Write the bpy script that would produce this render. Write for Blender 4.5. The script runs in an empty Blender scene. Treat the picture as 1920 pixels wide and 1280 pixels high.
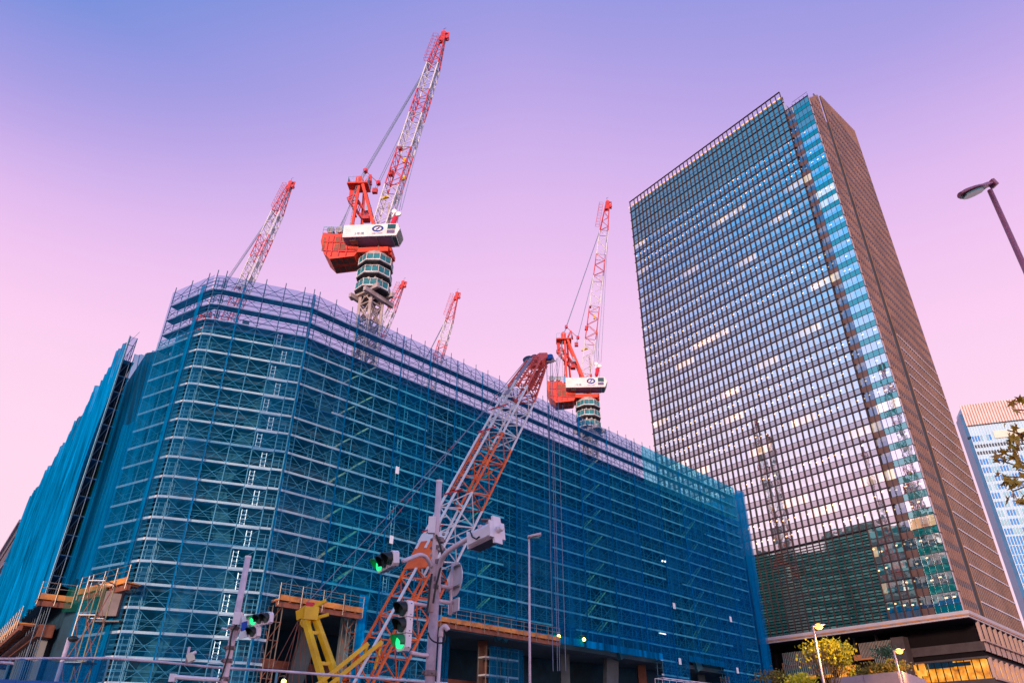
import bpy, math, random
import numpy as np
R_=math.radians
random.seed(7)
# ------------------------------------------------------------------ camera
scn=bpy.context.scene
F_PX=1337.0
CAMP=np.array([0,0,1.6])
_z=np.array([17.5,2236.0,-F_PX]); _z/=np.linalg.norm(_z)
_f=np.array([0,0,-1.0]); _y=_f-_f.dot(_z)*_z; _y/=np.linalg.norm(_y)
_x=np.cross(_y,_z)
ROT=np.array([_x,_y,_z])            # rows: world axes seen in camera space
cam=bpy.data.cameras.new('camera'); camo=bpy.data.objects.new('camera',cam)
scn.collection.objects.link(camo); scn.camera=camo
cam.sensor_width=36; cam.lens=F_PX/1920*36; cam.clip_start=.1; cam.clip_end=6000
from mathutils import Matrix
M=Matrix.Identity(4)
for i in range(3):
    for j in range(3): M[i][j]=float(ROT[i][j])
M.translation=(0,0,1.6)
camo.matrix_world=M
def ray(x,y):
    d=ROT@np.array([x-960.0,-(y-640.0),-F_PX]); return d/np.linalg.norm(d)
def atz(x,y,z): d=ray(x,y); return CAMP+d*(z-1.6)/d[2]
def atD(x,y,D): d=ray(x,y); return CAMP+d*D/d[1]
def onp(x,y,P,az):
    a=R_(az); n=np.array([math.cos(a),-math.sin(a),0]); d=ray(x,y)
    return CAMP+d*(np.dot(n,np.array([P[0],P[1],0])-CAMP)/np.dot(n,d))
def xat(px,D,z):                      # point with depth D and height z seen in pixel column px
    lo,hi=-4000,4000
    for _ in range(60):
        m=(lo+hi)/2
        p=atD(px,m,D)
        if p[2]>z: lo=m
        else: hi=m
    return atD(px,(lo+hi)/2,D)
# ------------------------------------------------------------------ world, sun, exposure
def lin(c): return tuple(((v/255)/12.92 if v/255<=.04045 else ((v/255+.055)/1.055)**2.4) for v in c)
w=bpy.data.worlds.new('World'); scn.world=w; w.use_nodes=True
nt=w.node_tree; nt.nodes.clear(); N=nt.nodes.new; L=nt.links.new
out=N('ShaderNodeOutputWorld'); bg=N('ShaderNodeBackground'); bg2=N('ShaderNodeBackground'); add=N('ShaderNodeAddShader')
tc=N('ShaderNodeTexCoord'); sx=N('ShaderNodeSeparateXYZ'); L(tc.outputs['Generated'],sx.inputs[0])
def wm(op,a,b=None,c=None):
    n=N('ShaderNodeMath'); n.operation=op
    for i,v in enumerate((a,b,c)):
        if v is None: continue
        if isinstance(v,(int,float)): n.inputs[i].default_value=v
        else: L(v,n.inputs[i])
    return n.outputs[0]
el=wm('DIVIDE',wm('ARCSINE',sx.outputs[2]),math.pi/2)
def ramp(fac,stops):
    r=N('ShaderNodeValToRGB'); cr=r.color_ramp; L(fac,r.inputs[0])
    while len(cr.elements)<len(stops): cr.elements.new(0.5)
    for e,(p,c) in zip(cr.elements,stops): e.position=p; e.color=(*lin(c),1)
    return r.outputs[0]
noi=N('ShaderNodeTexNoise'); noi.inputs['Scale'].default_value=1.6; noi.inputs['Detail'].default_value=3; L(tc.outputs['Generated'],noi.inputs['Vector'])
nz=wm('MULTIPLY',wm('SUBTRACT',noi.outputs[0],.5),.05)
# the sky is bluer towards both sides, a vignette put into its colour
side=wm('ADD',wm('MULTIPLY',wm('POWER',wm('MAXIMUM',wm('MULTIPLY',sx.outputs[0],-1),0),1.5),.5),wm('MULTIPLY',wm('POWER',wm('MAXIMUM',sx.outputs[0],0),1.6),.27))
side=wm('MULTIPLY',side,wm('MAXIMUM',wm('MINIMUM',wm('MULTIPLY',wm('SUBTRACT',el,.27),4.0),1),0))
elf=wm('ADD',wm('ADD',el,side),nz)
front=ramp(elf,[(0,(255,216,232)),(.2,(255,216,238)),(.33,(250,205,240)),(.40,(240,196,239)),(.46,(226,187,238)),(.51,(208,177,235)),(.555,(188,166,231)),(.6,(167,157,227)),(.645,(146,150,224)),(.70,(112,142,218)),(.78,(62,130,205)),(1,(40,115,195))])
back=ramp(wm('ADD',el,nz),[(0,(255,205,188)),(.10,(250,200,205)),(.2,(232,190,214)),(.27,(180,178,214)),(.35,(110,160,208)),(.43,(45,142,196)),(.52,(15,122,180)),(.68,(20,100,165)),(1,(80,130,215))])
mx=N('ShaderNodeMix'); mx.data_type='RGBA'
mr=N('ShaderNodeMapRange'); mr.inputs[1].default_value=.25; mr.inputs[2].default_value=-.25; L(sx.outputs[1],mr.inputs[0])
L(mr.outputs[0],mx.inputs[0]); L(front,mx.inputs[6]); L(back,mx.inputs[7])
L(mx.outputs[2],bg.inputs[0]); L(wm('ADD',1.0,wm('MULTIPLY',mr.outputs[0],1.1)),bg.inputs[1])   # the western half behind the viewer is the brighter
sky=N('ShaderNodeTexSky'); sky.sky_type='NISHITA'; sky.sun_disc=False; sky.sun_elevation=R_(9); sky.sun_rotation=R_(203)
L(sky.outputs[0],bg2.inputs[0]); bg2.inputs[1].default_value=0.008
L(bg.outputs[0],add.inputs[0]); L(bg2.outputs[0],add.inputs[1]); L(add.outputs[0],out.inputs[0])
sun=bpy.data.lights.new('sun','SUN'); sun.energy=4.0; sun.angle=R_(8); sun.color=(1,.74,.6)
suno=bpy.data.objects.new('sun',sun); scn.collection.objects.link(suno)
from mathutils import Vector
sa,se=R_(203),R_(9)
suno.rotation_euler=Vector((math.sin(sa)*math.cos(se),math.cos(sa)*math.cos(se),math.sin(se))).to_track_quat('Z','Y').to_euler()
scn.view_settings.view_transform='Standard'; scn.view_settings.look='None'; scn.view_settings.gamma=1; scn.view_settings.exposure=0.0
scn.cycles.max_bounces=6; scn.cycles.transparent_max_bounces=16; scn.cycles.diffuse_bounces=3; scn.cycles.glossy_bounces=3
# ------------------------------------------------------------------ helpers
COL=scn.collection
def V(*a): return np.array(a,float)
def unit(v): v=np.array(v,float); return v/max(1e-9,np.linalg.norm(v))
def dirv(az): return V(math.sin(R_(az)),math.cos(R_(az)),0)
class MB:
    def __init__(s): s.v=[]; s.f=[]
    def sweep(s,pts,r,n=12,sub=6):
        p=[np.array(q,float) for q in pts]; P=[p[0]*2-p[1]]+p+[p[-1]*2-p[-2]]; C_=[]
        for i in range(1,len(P)-2):
            for k in range(sub):
                u=k/sub; C_.append(.5*((2*P[i])+(P[i+1]-P[i-1])*u+(2*P[i-1]-5*P[i]+4*P[i+1]-P[i+2])*u*u+(3*P[i]-P[i-1]-3*P[i+1]+P[i+2])*u**3))
        C_.append(p[-1]); x=None; vs=[];fs=[]
        for i,c in enumerate(C_):
            d=unit(C_[min(i+1,len(C_)-1)]-C_[max(i-1,0)])
            if x is None: x=unit(np.cross(d,V(0,0,1) if abs(d[2])<.9 else V(1,0,0)))
            x=unit(x-d*x.dot(d)); y=np.cross(d,x)
            for k in range(n): a=2*math.pi*k/n; vs.append(c+r*(x*math.cos(a)+y*math.sin(a)))
        for i in range(len(C_)-1):
            for k in range(n): fs.append((i*n+k,i*n+(k+1)%n,(i+1)*n+(k+1)%n,(i+1)*n+k))
        fs+=[tuple(range(n))[::-1],tuple((len(C_)-1)*n+k for k in range(n))]
        return s.add(vs,fs)
    def add(s,vs,fs):
        n=len(s.v); s.v+= [tuple(float(q) for q in p) for p in vs]; s.f+=[tuple(i+n for i in f) for f in fs]; return s
    def ob(s,c,ax,ay,az):             # oriented box: centre and three half vectors
        c=np.array(c,float); P=[c+i*ax+j*ay+k*az for k in(-1,1) for j in(-1,1) for i in(-1,1)]
        return s.add(P,[(0,2,3,1),(4,5,7,6),(0,1,5,4),(2,6,7,3),(0,4,6,2),(1,3,7,5)])
    def box(s,a,b):
        a=np.array(a,float);b=np.array(b,float);h=abs(b-a)/2
        return s.ob((a+b)/2,V(h[0],0,0),V(0,h[1],0),V(0,0,h[2]))
    def bar(s,a,b,w,h=None,up=(0,0,1)):
        a=np.array(a,float);b=np.array(b,float);h=w if h is None else h
        d=b-a;l=np.linalg.norm(d)
        if l<1e-6: return s
        d/=l; u=np.array(up,float)
        if abs(d.dot(unit(u)))>.98: u=V(1,0,0) if abs(d[0])<.9 else V(0,1,0)
        x=unit(np.cross(d,u)); y=np.cross(x,d)
        return s.ob((a+b)/2,x*w/2,d*l/2,y*h/2)
    def tube(s,a,b,r,n=8,r2=None,cap=True):
        a=np.array(a,float);b=np.array(b,float);r2=r if r2 is None else r2
        d=unit(b-a); u=V(0,0,1) if abs(d[2])<.95 else V(1,0,0)
        x=unit(np.cross(d,u)); y=np.cross(x,d); P=[]
        for c,rr in((a,r),(b,r2)):
            for i in range(n):
                t=2*math.pi*i/n; P.append(c+rr*(x*math.cos(t)+y*math.sin(t)))
        F=[(i,(i+1)%n,n+(i+1)%n,n+i) for i in range(n)]
        if cap: F+=[tuple(range(n))[::-1],tuple(range(n,2*n))]
        return s.add(P,F)
    def path(s,pts,r,n=8):
        for a,b in zip(pts[:-1],pts[1:]): s.tube(a,b,r,n)
        for p in pts[1:-1]: s.ball(p,r*1.01,n)
        return s
    def ball(s,c,r,n=8,sc=(1,1,1)):
        m=n//2; P=[];F=[]
        for j in range(1,m):
            t=math.pi*j/m
            for i in range(n):
                q=2*math.pi*i/n; P.append(np.array(c)+r*V(math.sin(t)*math.cos(q)*sc[0],math.sin(t)*math.sin(q)*sc[1],math.cos(t)*sc[2]))
        for j in range(m-2):
            for i in range(n): F.append((j*n+i,(j+1)*n+i,(j+1)*n+(i+1)%n,j*n+(i+1)%n))
        P.append(np.array(c)+V(0,0,r*sc[2])); P.append(np.array(c)-V(0,0,r*sc[2])); k=len(P)
        F+=[(i,(i+1)%n,k-2) for i in range(n)]+[((m-2)*n+(i+1)%n,(m-2)*n+i,k-1) for i in range(n)]
        return s.add(P,F)
    def prism(s,poly,z0,z1,ztop=None):
        n=len(poly); P=[(p[0],p[1],z0) for p in poly]+[(p[0],p[1],z1 if ztop is None else ztop[i]) for i,p in enumerate(poly)]
        return s.add(P,[(i,(i+1)%n,n+(i+1)%n,n+i) for i in range(n)]+[tuple(range(n))[::-1],tuple(range(n,2*n))])
    def ext(s,poly,t):                # polygon of 3D points pushed through by vector t
        n=len(poly); t=np.array(t,float); P=[np.array(p,float) for p in poly]+[np.array(p,float)+t for p in poly]
        return s.add(P,[(i,(i+1)%n,n+(i+1)%n,n+i) for i in range(n)]+[tuple(range(n))[::-1],tuple(range(n,2*n))])
    def quad(s,a,b,c,d): return s.add([a,b,c,d],[(0,1,2,3)])
    def build(s,name,mat,parent=None,**kw):
        me=bpy.data.meshes.new(name); org=V(0,0,0)
        if parent is not None: org=ORG.get(parent.name,V(0,0,0))
        vs=[(p[0]-org[0],p[1]-org[1],p[2]-org[2]) for p in s.v]
        me.from_pydata(vs,[],s.f); me.materials.append(mat); me.update()
        o=bpy.data.objects.new(name,me); COL.objects.link(o)
        if parent is not None: o.parent=parent; ORG[o.name]=org
        else: ORG[o.name]=V(0,0,0)
        for k,v in kw.items(): o[k]=v
        return o
ORG={}
def thing(name,loc,label,cat,group=None):
    o=bpy.data.objects.new(name,None); COL.objects.link(o); o.location=tuple(float(q) for q in loc); o.empty_display_size=.5
    o['label']=label; o['category']=cat
    if group: o['group']=group
    ORG[o.name]=np.array(loc,float); return o
def smooth(o):
    for p in o.data.polygons: p.use_smooth=True
    return o
# materials ---------------------------------------------------------
def nodes(name):
    m=bpy.data.materials.new(name); m.use_nodes=True; t=m.node_tree
    return m,t,t.nodes['Principled BSDF'],t.nodes['Material Output']
def pm(name,c,var=.18,scale=.8,rough=.6,metal=0,bump=0,spec=.4,dirt=None):
    m,t,b,o=nodes(name); tcn=t.nodes.new('ShaderNodeTexCoord'); n=t.nodes.new('ShaderNodeTexNoise')
    n.inputs['Scale'].default_value=scale; n.inputs['Detail'].default_value=6; n.inputs['Roughness'].default_value=.65
    t.links.new(tcn.outputs['Object'],n.inputs['Vector'])
    r=t.nodes.new('ShaderNodeValToRGB'); r.color_ramp.elements[0].position=.3; r.color_ramp.elements[1].position=.7
    lo=dirt if dirt else tuple(v*(1-var) for v in c); hi=tuple(min(1,v*(1+var)) for v in c)
    r.color_ramp.elements[0].color=(*lo,1); r.color_ramp.elements[1].color=(*hi,1)
    t.links.new(n.outputs[0],r.inputs[0]); t.links.new(r.outputs[0],b.inputs['Base Color'])
    b.inputs['Roughness'].default_value=rough; b.inputs['Metallic'].default_value=metal; b.inputs['Specular IOR Level'].default_value=spec
    if bump:
        bp=t.nodes.new('ShaderNodeBump'); bp.inputs['Strength'].default_value=bump; n2=t.nodes.new('ShaderNodeTexNoise'); n2.inputs['Scale'].default_value=scale*8
        t.links.new(tcn.outputs['Object'],n2.inputs['Vector']); t.links.new(n2.outputs[0],bp.inputs['Height']); t.links.new(bp.outputs[0],b.inputs['Normal'])
    return m
def emit(name,c,s,base=(.1,.1,.1)):
    m,t,b,o=nodes(name); b.inputs['Base Color'].default_value=(*base,1); b.inputs['Emission Color'].default_value=(*c,1); b.inputs['Emission Strength'].default_value=s
    return m
def netmat(name,c,cover,streak=.5,var=.25,trans=.35,sx=1.2,sz=.05,sharp=.2,tint=(1,1,1)):
    m,t,b,o=nodes(name); t.nodes.remove(b)
    tcn=t.nodes.new('ShaderNodeTexCoord'); mp=t.nodes.new('ShaderNodeMapping'); mp.inputs['Scale'].default_value=(sx,sx,sz)
    t.links.new(tcn.outputs['Object'],mp.inputs[0]); n=t.nodes.new('ShaderNodeTexNoise'); n.inputs['Scale'].default_value=1; n.inputs['Detail'].default_value=5; n.inputs['Roughness'].default_value=.7
    t.links.new(mp.outputs[0],n.inputs['Vector'])
    n2=t.nodes.new('ShaderNodeTexNoise'); n2.inputs['Scale'].default_value=.12; n2.inputs['Detail'].default_value=4; t.links.new(tcn.outputs['Object'],n2.inputs['Vector'])
    ad=t.nodes.new('ShaderNodeMath'); ad.operation='ADD'; t.links.new(n.outputs[0],ad.inputs[0]); t.links.new(n2.outputs[0],ad.inputs[1])
    mr=t.nodes.new('ShaderNodeMapRange'); mr.inputs[1].default_value=1-.5*(1-sharp); mr.inputs[2].default_value=1+.5*(1-sharp); mr.inputs[3].default_value=cover*(1-streak); mr.inputs[4].default_value=min(1,cover*(1+streak))
    t.links.new(ad.outputs[0],mr.inputs[0])
    r=t.nodes.new('ShaderNodeValToRGB'); r.color_ramp.elements[0].position=.3; r.color_ramp.elements[1].position=.72
    r.color_ramp.elements[0].color=(*[v*(1-var) for v in c],1); r.color_ramp.elements[1].color=(*[min(1,v*(1+var)) for v in c],1)
    t.links.new(n.outputs[0],r.inputs[0])
    d=t.nodes.new('ShaderNodeBsdfDiffuse'); tl=t.nodes.new('ShaderNodeBsdfTranslucent'); t.links.new(r.outputs[0],d.inputs[0]); t.links.new(r.outputs[0],tl.inputs[0])
    m1=t.nodes.new('ShaderNodeMixShader'); m1.inputs[0].default_value=trans; t.links.new(d.outputs[0],m1.inputs[1]); t.links.new(tl.outputs[0],m1.inputs[2])
    tr=t.nodes.new('ShaderNodeBsdfTransparent'); tr.inputs[0].default_value=(*tint,1); m2=t.nodes.new('ShaderNodeMixShader'); t.links.new(mr.outputs[0],m2.inputs[0]); t.links.new(tr.outputs[0],m2.inputs[1]); t.links.new(m1.outputs[0],m2.inputs[2])
    t.links.new(m2.outputs[0],o.inputs[0]); return m
MT={}
def mk():
    g=MT
    g['asphalt']=pm('asphalt',(.05,.05,.055),.3,2,.9,bump=.3); g['pave']=pm('paving',(.3,.29,.28),.15,1.5,.8); g['mark']=pm('road_paint',(.75,.75,.72),.1,3,.7)
    g['red']=pm('red_crane_paint',(.6,.035,.03),.25,.9,.5,dirt=(.28,.03,.035)); g['ored']=pm('orange_red_paint',(.78,.05,.015),.2,.8,.5,dirt=(.42,.03,.015))
    g['white']=pm('white_crane_paint',(.68,.64,.62),.12,.8,.5,dirt=(.42,.36,.34)); g['house']=pm('house_paint',(.84,.72,.66),.06,.6,.45,dirt=(.66,.56,.52))
    g['under']=pm('underside_grey',(.2,.15,.22),.2,.8,.6); g['navy']=pm('navy_emblem',(.01,.03,.2),.1,2,.4)
    g['rope']=pm('wire_rope',(.16,.2,.3),.1,2,.5); g['dark']=pm('dark_steel',(.04,.04,.05),.3,1,.5); g['glassd']=pm('cab_glass',(.03,.07,.06),.3,1,.08,spec=.8)
    g['mast']=pm('mast_grey',(.42,.34,.32),.2,.7,.5,dirt=(.22,.15,.14)); g['teal']=pm('teal_guard_mesh',(.015,.15,.17),.45,1.5,.4); g['boomred']=pm('boom_red',(.78,.12,.08),.2,.8,.45,dirt=(.5,.06,.05)); g['shore']=pm('shoring_tube',(.2,.16,.06),.3,1.5,.6,dirt=(.08,.1,.07)); g['yellow']=pm('yellow_paint',(.85,.52,.01),.15,.8,.35,dirt=(.6,.3,.01))
    g['orange']=pm('orange_boom_paint',(.85,.14,.01),.18,.8,.4,dirt=(.6,.08,.01)); g['hookred']=pm('hook_red',(.6,.01,.03),.2,2,.35)
    g['boomwhite']=pm('boom_white',(.75,.7,.7),.08,1,.4)
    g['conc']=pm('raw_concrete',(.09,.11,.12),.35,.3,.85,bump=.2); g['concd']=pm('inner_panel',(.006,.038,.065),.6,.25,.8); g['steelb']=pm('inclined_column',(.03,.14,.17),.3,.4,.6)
    g['post']=pm('scaffold_tube',(.07,.28,.38),.3,1.2,.45); g['postd']=pm('scaffold_tube_shade',(.01,.06,.13),.3,1.2,.5); g['toe']=pm('toe_board',(.86,.74,.68),.12,.6,.7,dirt=(.66,.6,.6)); g['deck']=pm('deck_plate',(.015,.13,.27),.3,.8,.6)  # dark tube is the same tube with backlit shade put into its colour
    g['alu']=pm('aluminium_ladder',(.75,.75,.78),.1,2,.35,metal=.2); g['stair']=pm('stair_stringer',(.8,.68,.22),.3,.5,.5,dirt=(.5,.55,.4)); g['sign']=pm('white_board',(.8,.8,.82),.08,3,.5)
    g['orb']=pm('orange_board',(.58,.22,.04),.3,.9,.6,dirt=(.25,.09,.04)); g['rust']=pm('rusty_beam',(.22,.07,.04),.4,.7,.7); g['galv']=pm('galvanised_tube',(.19,.16,.13),.2,2,.4,metal=.3)
    g['netC']=netmat('blue_mesh_thin',(.0,.16,.32),.2,.6,tint=(.76,.93,1)); g['netC2']=netmat('blue_mesh_thin_dusty',(.005,.17,.36),.31,.6,tint=(.78,.92,1)); g['netM']=netmat('blue_mesh_medium',(.0,.17,.33),.2,.5,tint=(.55,.88,1)); g['netM2']=netmat('blue_mesh_medium_dusty',(.005,.18,.36),.38,.5,tint=(.5,.86,1)); g['netB']=netmat('blue_mesh',(.0,.165,.38),.26,.5,tint=(.36,.9,1)); g['netB2']=netmat('blue_mesh_dusty',(.003,.18,.41),.43,.5,tint=(.34,.88,1)); g['netB3']=netmat('blue_mesh_new',(.0,.165,.46),.38,.4,tint=(.34,.9,1)); g['netTop']=netmat('blue_mesh_top',(.01,.14,.32),.27,.4,tint=(.72,.82,1)); g['netTopB']=netmat('blue_mesh_bright',(.02,.36,.55),.4,.3,tint=(.35,.9,1))
    g['seam']=netmat('blue_mesh_overlap',(.0,.2,.44),.7,.3); g['sheet']=netmat('blue_sheet',(.0,.18,.42),.93,.07,var=.8,trans=.1,sx=1.1,sz=.06); g['drape']=netmat('draped_mesh',(.0,.16,.36),.5,.5,var=.6,tint=(.6,.85,1)); g['greennet']=netmat('green_mesh',(.01,.13,.08),.45,.5)
    g['pole']=pm('painted_pole',(.78,.6,.64),.12,1.2,.5,dirt=(.5,.36,.4)); g['poled']=pm('clamp_steel',(.2,.15,.17),.4,4,.5,metal=.4); g['sigw']=pm('signal_white',(.85,.74,.78),.1,2,.5); g['black']=pm('visor_black',(.015,.02,.02),.3,2,.5)
    g['lensoff']=pm('dark_lens',(.03,.06,.05),.3,6,.15,spec=.8); g['lensgreen']=emit('green_lens',(.02,.95,.3),1.2,(.02,.4,.15)); g['greenv']=pm('green_visor',(.01,.22,.07),.2,2,.4)
    g['brownm']=pm('brown_lamp_paint',(.5,.15,.19),.25,2,.4); g['lampglass']=pm('lamp_glass',(.12,.3,.28),.3,8,.15)
    g['lampon']=emit('lamp_lit',(1,.45,.04),5); g['work']=emit('work_light',(1,.75,.1),12); g['bark']=pm('bark',(.12,.08,.05),.3,4,.9); g['leafy']=pm('yellow_leaf',(.8,.58,.02),.4,1.5,.6,dirt=(.4,.38,.02)); g['leafg']=pm('green_leaf',(.1,.13,.02),.5,2,.6,dirt=(.25,.1,.01)); g['leafo']=pm('brown_green_leaf',(.36,.27,.02),.5,6,.5,dirt=(.42,.13,.01))
mk()
# ------------------------------------------------------------------ ground and streets
def ground():
    MB().box((-1500,-1500,-.5),(1500,3000,0)).build('ground',MT['pave'],kind='structure')
    MB().quad((-400,5,.004),(400,5,.004),(400,28,.004),(-400,28,.004)).build('road',MT['asphalt'],kind='structure')
    m=MB()
    for i in range(-40,40): m.quad((i*10,16.4,.008),(i*10+5,16.4,.008),(i*10+5,16.6,.008),(i*10,16.6,.008))
    m.build('road_marking',MT['mark'],kind='structure')
    MB().box((-400,-6,0),(400,4.8,.13)).build('pavement',MT['pave'],kind='structure')
    MB().box((-400,4.8,0),(400,5,.15)).build('kerb',MT['conc'],kind='structure')
    MB().box((-400,28,0),(400,28.2,.15)).build('kerb',MT['conc'],kind='structure')
ground()
# ------------------------------------------------------------------ plan of the building site
dA=dirv(-37.5); dB=dirv(45.5)
S0=V(-36.17,63.1,0); PC2=V(-31.6,60.42,0); PC1=V(-30.5,59.86,0); P0=V(-29.63,60.02,0); P1=V(-21.3,63.2,0); BE=P1+dB*85.6
T=V(-40.1,64.1,0)
def outw(a,b): d=unit(b-a); return V(d[1],-d[0],0)
LIFT=1.826; ZK=[43.4-LIFT*k for k in range(24)]
def inset(pts,d,closed=False):
    r=[]
    for i,p in enumerate(pts):
        ns=[]
        if i>0: ns.append(outw(pts[i-1],p))
        if i<len(pts)-1: ns.append(outw(p,pts[i+1]))
        n=unit(sum(ns)); k=1/max(.5,n.dot(ns[0])); r.append(p-n*d*k)
    return r
line=[S0,PC2,PC1,P0,P1,BE]
far1=BE+dA*70; far2=T+dA*70
# ---- the building under construction inside its nets
def site_building():
    t=thing('unfinished_building',(-20,80,0),'dark unfinished concrete building standing inside blue scaffold nets','building')
    ins=inset(line,1.7); Ti=T+V(.79,.61,0)*4.5+dA*2
    foot=[Ti]+ins+[far1-V(2,0,0),far2+V(3,0,0)]
    foot=foot[::-1]
    levels=[40.4,34.9,30.8,26.7,22.6,18.5,14.6]
    for z in levels: MB().prism(foot,z-.55,z).build('floor_slab',MT['conc'],t)
    c=np.mean(np.array(foot),axis=0)
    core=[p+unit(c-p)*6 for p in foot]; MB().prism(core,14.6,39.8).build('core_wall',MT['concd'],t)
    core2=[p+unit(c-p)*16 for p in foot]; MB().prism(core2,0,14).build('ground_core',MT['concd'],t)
    # recessed facade panels, one part for each storey
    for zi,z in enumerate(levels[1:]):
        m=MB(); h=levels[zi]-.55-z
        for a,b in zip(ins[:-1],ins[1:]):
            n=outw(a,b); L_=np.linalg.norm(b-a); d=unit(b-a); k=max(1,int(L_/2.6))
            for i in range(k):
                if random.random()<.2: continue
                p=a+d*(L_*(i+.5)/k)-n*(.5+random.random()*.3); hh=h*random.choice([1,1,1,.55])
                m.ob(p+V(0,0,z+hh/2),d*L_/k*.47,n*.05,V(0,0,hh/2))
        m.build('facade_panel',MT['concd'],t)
    # inclined columns that branch between the slabs near the corner
    for s0,s1,za,zb in ((1,7,14,26),(7,2,26,38),(12,7,14,26),(8,13,26,38),(30,24,14,26),(24,30,26,38),(30,37,14,26),(52,46,14,30),(46,53,22,38),(70,64,14,30),(64,71,24,38)):
        a=P1+dB*s0-outw(P1,BE)*1.5; b=P1+dB*s1-outw(P1,BE)*1.5
        MB().bar(a+V(0,0,za),b+V(0,0,zb),1.5,.5,up=outw(P1,BE)).build('inclined_column',MT['steelb'],t)
    dC=unit(P1-P0); nC=outw(P0,P1)
    for s0,s1,za,zb in ((8,3.5,8,24),(3.5,7.5,22,38),(.5,3,4,14)):
        MB().bar(P0+dC*s0-nC*1.5+V(0,0,za),P0+dC*s1-nC*1.5+V(0,0,zb),1.4,.5,up=nC).build('inclined_column',MT['steelb'],t)
    # lower storeys seen through the openings
    nB=outw(P1,BE)
    for s in (0,10.6,18.5,30,44,60,75): 
        p=P1+dB*s-nB*(2.6 if s<20 else 4.5); MB().bar(p,p+V(0,0,14),1.1).build('column',MT['rust'] if s in(30,60) else MT['conc'],t)
    for z in (5.2,9.6): MB().bar(P1+dB*-1-nB*6+V(0,0,z),P1+dB*84-nB*6+V(0,0,z),.4,.7).build('beam',MT['rust'],t)
    MB().bar(P1+dB*50-nB*3.4,P1+dB*52-nB*3.4+V(0,0,14),2.4,.6,up=nB).build('inclined_column',MT['conc'],t)
    MB().bar(P1+dB*5.5-nB*5,P1+dB*8.4-nB*5+V(0,0,14),1.6,.6,up=nB).build('inclined_column',MT['conc'],t)
    MB().box((-36,66,14.61),(-30,70,14.7)).build('roof_sheet',MT['conc'],t)
    # clutter on the roof under the open scaffold
    m=MB()
    for i in range(60):
        s=random.uniform(0,84); p=P1+dB*s-nB*random.uniform(3,9); h=random.uniform(.3,1.6)
        m.ob(p+V(0,0,40.4+h/2),dB*random.uniform(.3,1.8),nB*.4,V(0,0,h/2))
    for i in range(14):
        s=random.uniform(0,8); p=P0+dC*s-nC*random.uniform(3,9); h=random.uniform(.3,1.6)
        m.ob(p+V(0,0,40.4+h/2),dC*random.uniform(.3,1.2),nC*.4,V(0,0,h/2))
    m.build('roof_material',MT['conc'],t,kind='stuff')
    return t
site_building()
# ---- scaffolding
def spos(x,y): p=onp(x,y,P1,45.5); return float((p-P1)[:2].dot(dB[:2])),float(p[2])
OPEN=[(1.3,9.75,13.75),(19.2,58.2,14.5),(64.7,74.2,14.9)]
def blocked(s,z): return any(a-.05<s<b+.05 and z<h for a,b,h in OPEN)
def netgrid(m,a,b,z0,z1,n,off=.22,amp=.05,step=1.0,hole=None):
    L_=np.linalg.norm(b-a); d=unit(b-a); nx=max(2,int(L_/step)); nz=max(2,int((z1-z0)/step)); vs=[];fs=[]
    for j in range(nz+1):
        for i in range(nx+1):
            s=L_*i/nx; z=z0+(z1-z0)*j/nz
            o=off+amp*abs(math.sin(s*math.pi/4.1))*(1+.4*math.sin(z*1.7+s))+random.uniform(-1,1)*amp*.25
            vs.append(a+d*s+n*o+V(0,0,z))
    for j in range(nz):
        for i in range(nx):
            s=L_*(i+.5)/nx; z=z0+(z1-z0)*(j+.5)/nz
            if hole and hole(s,z): continue
            k=j*(nx+1)+i; fs.append((k,k+1,k+nx+2,k+nx+1))
    us=sorted({i for f in fs for i in f}); ix={u:i for i,u in enumerate(us)}
    m.add([vs[u] for u in us],[tuple(ix[i] for i in f) for f in fs])
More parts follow.
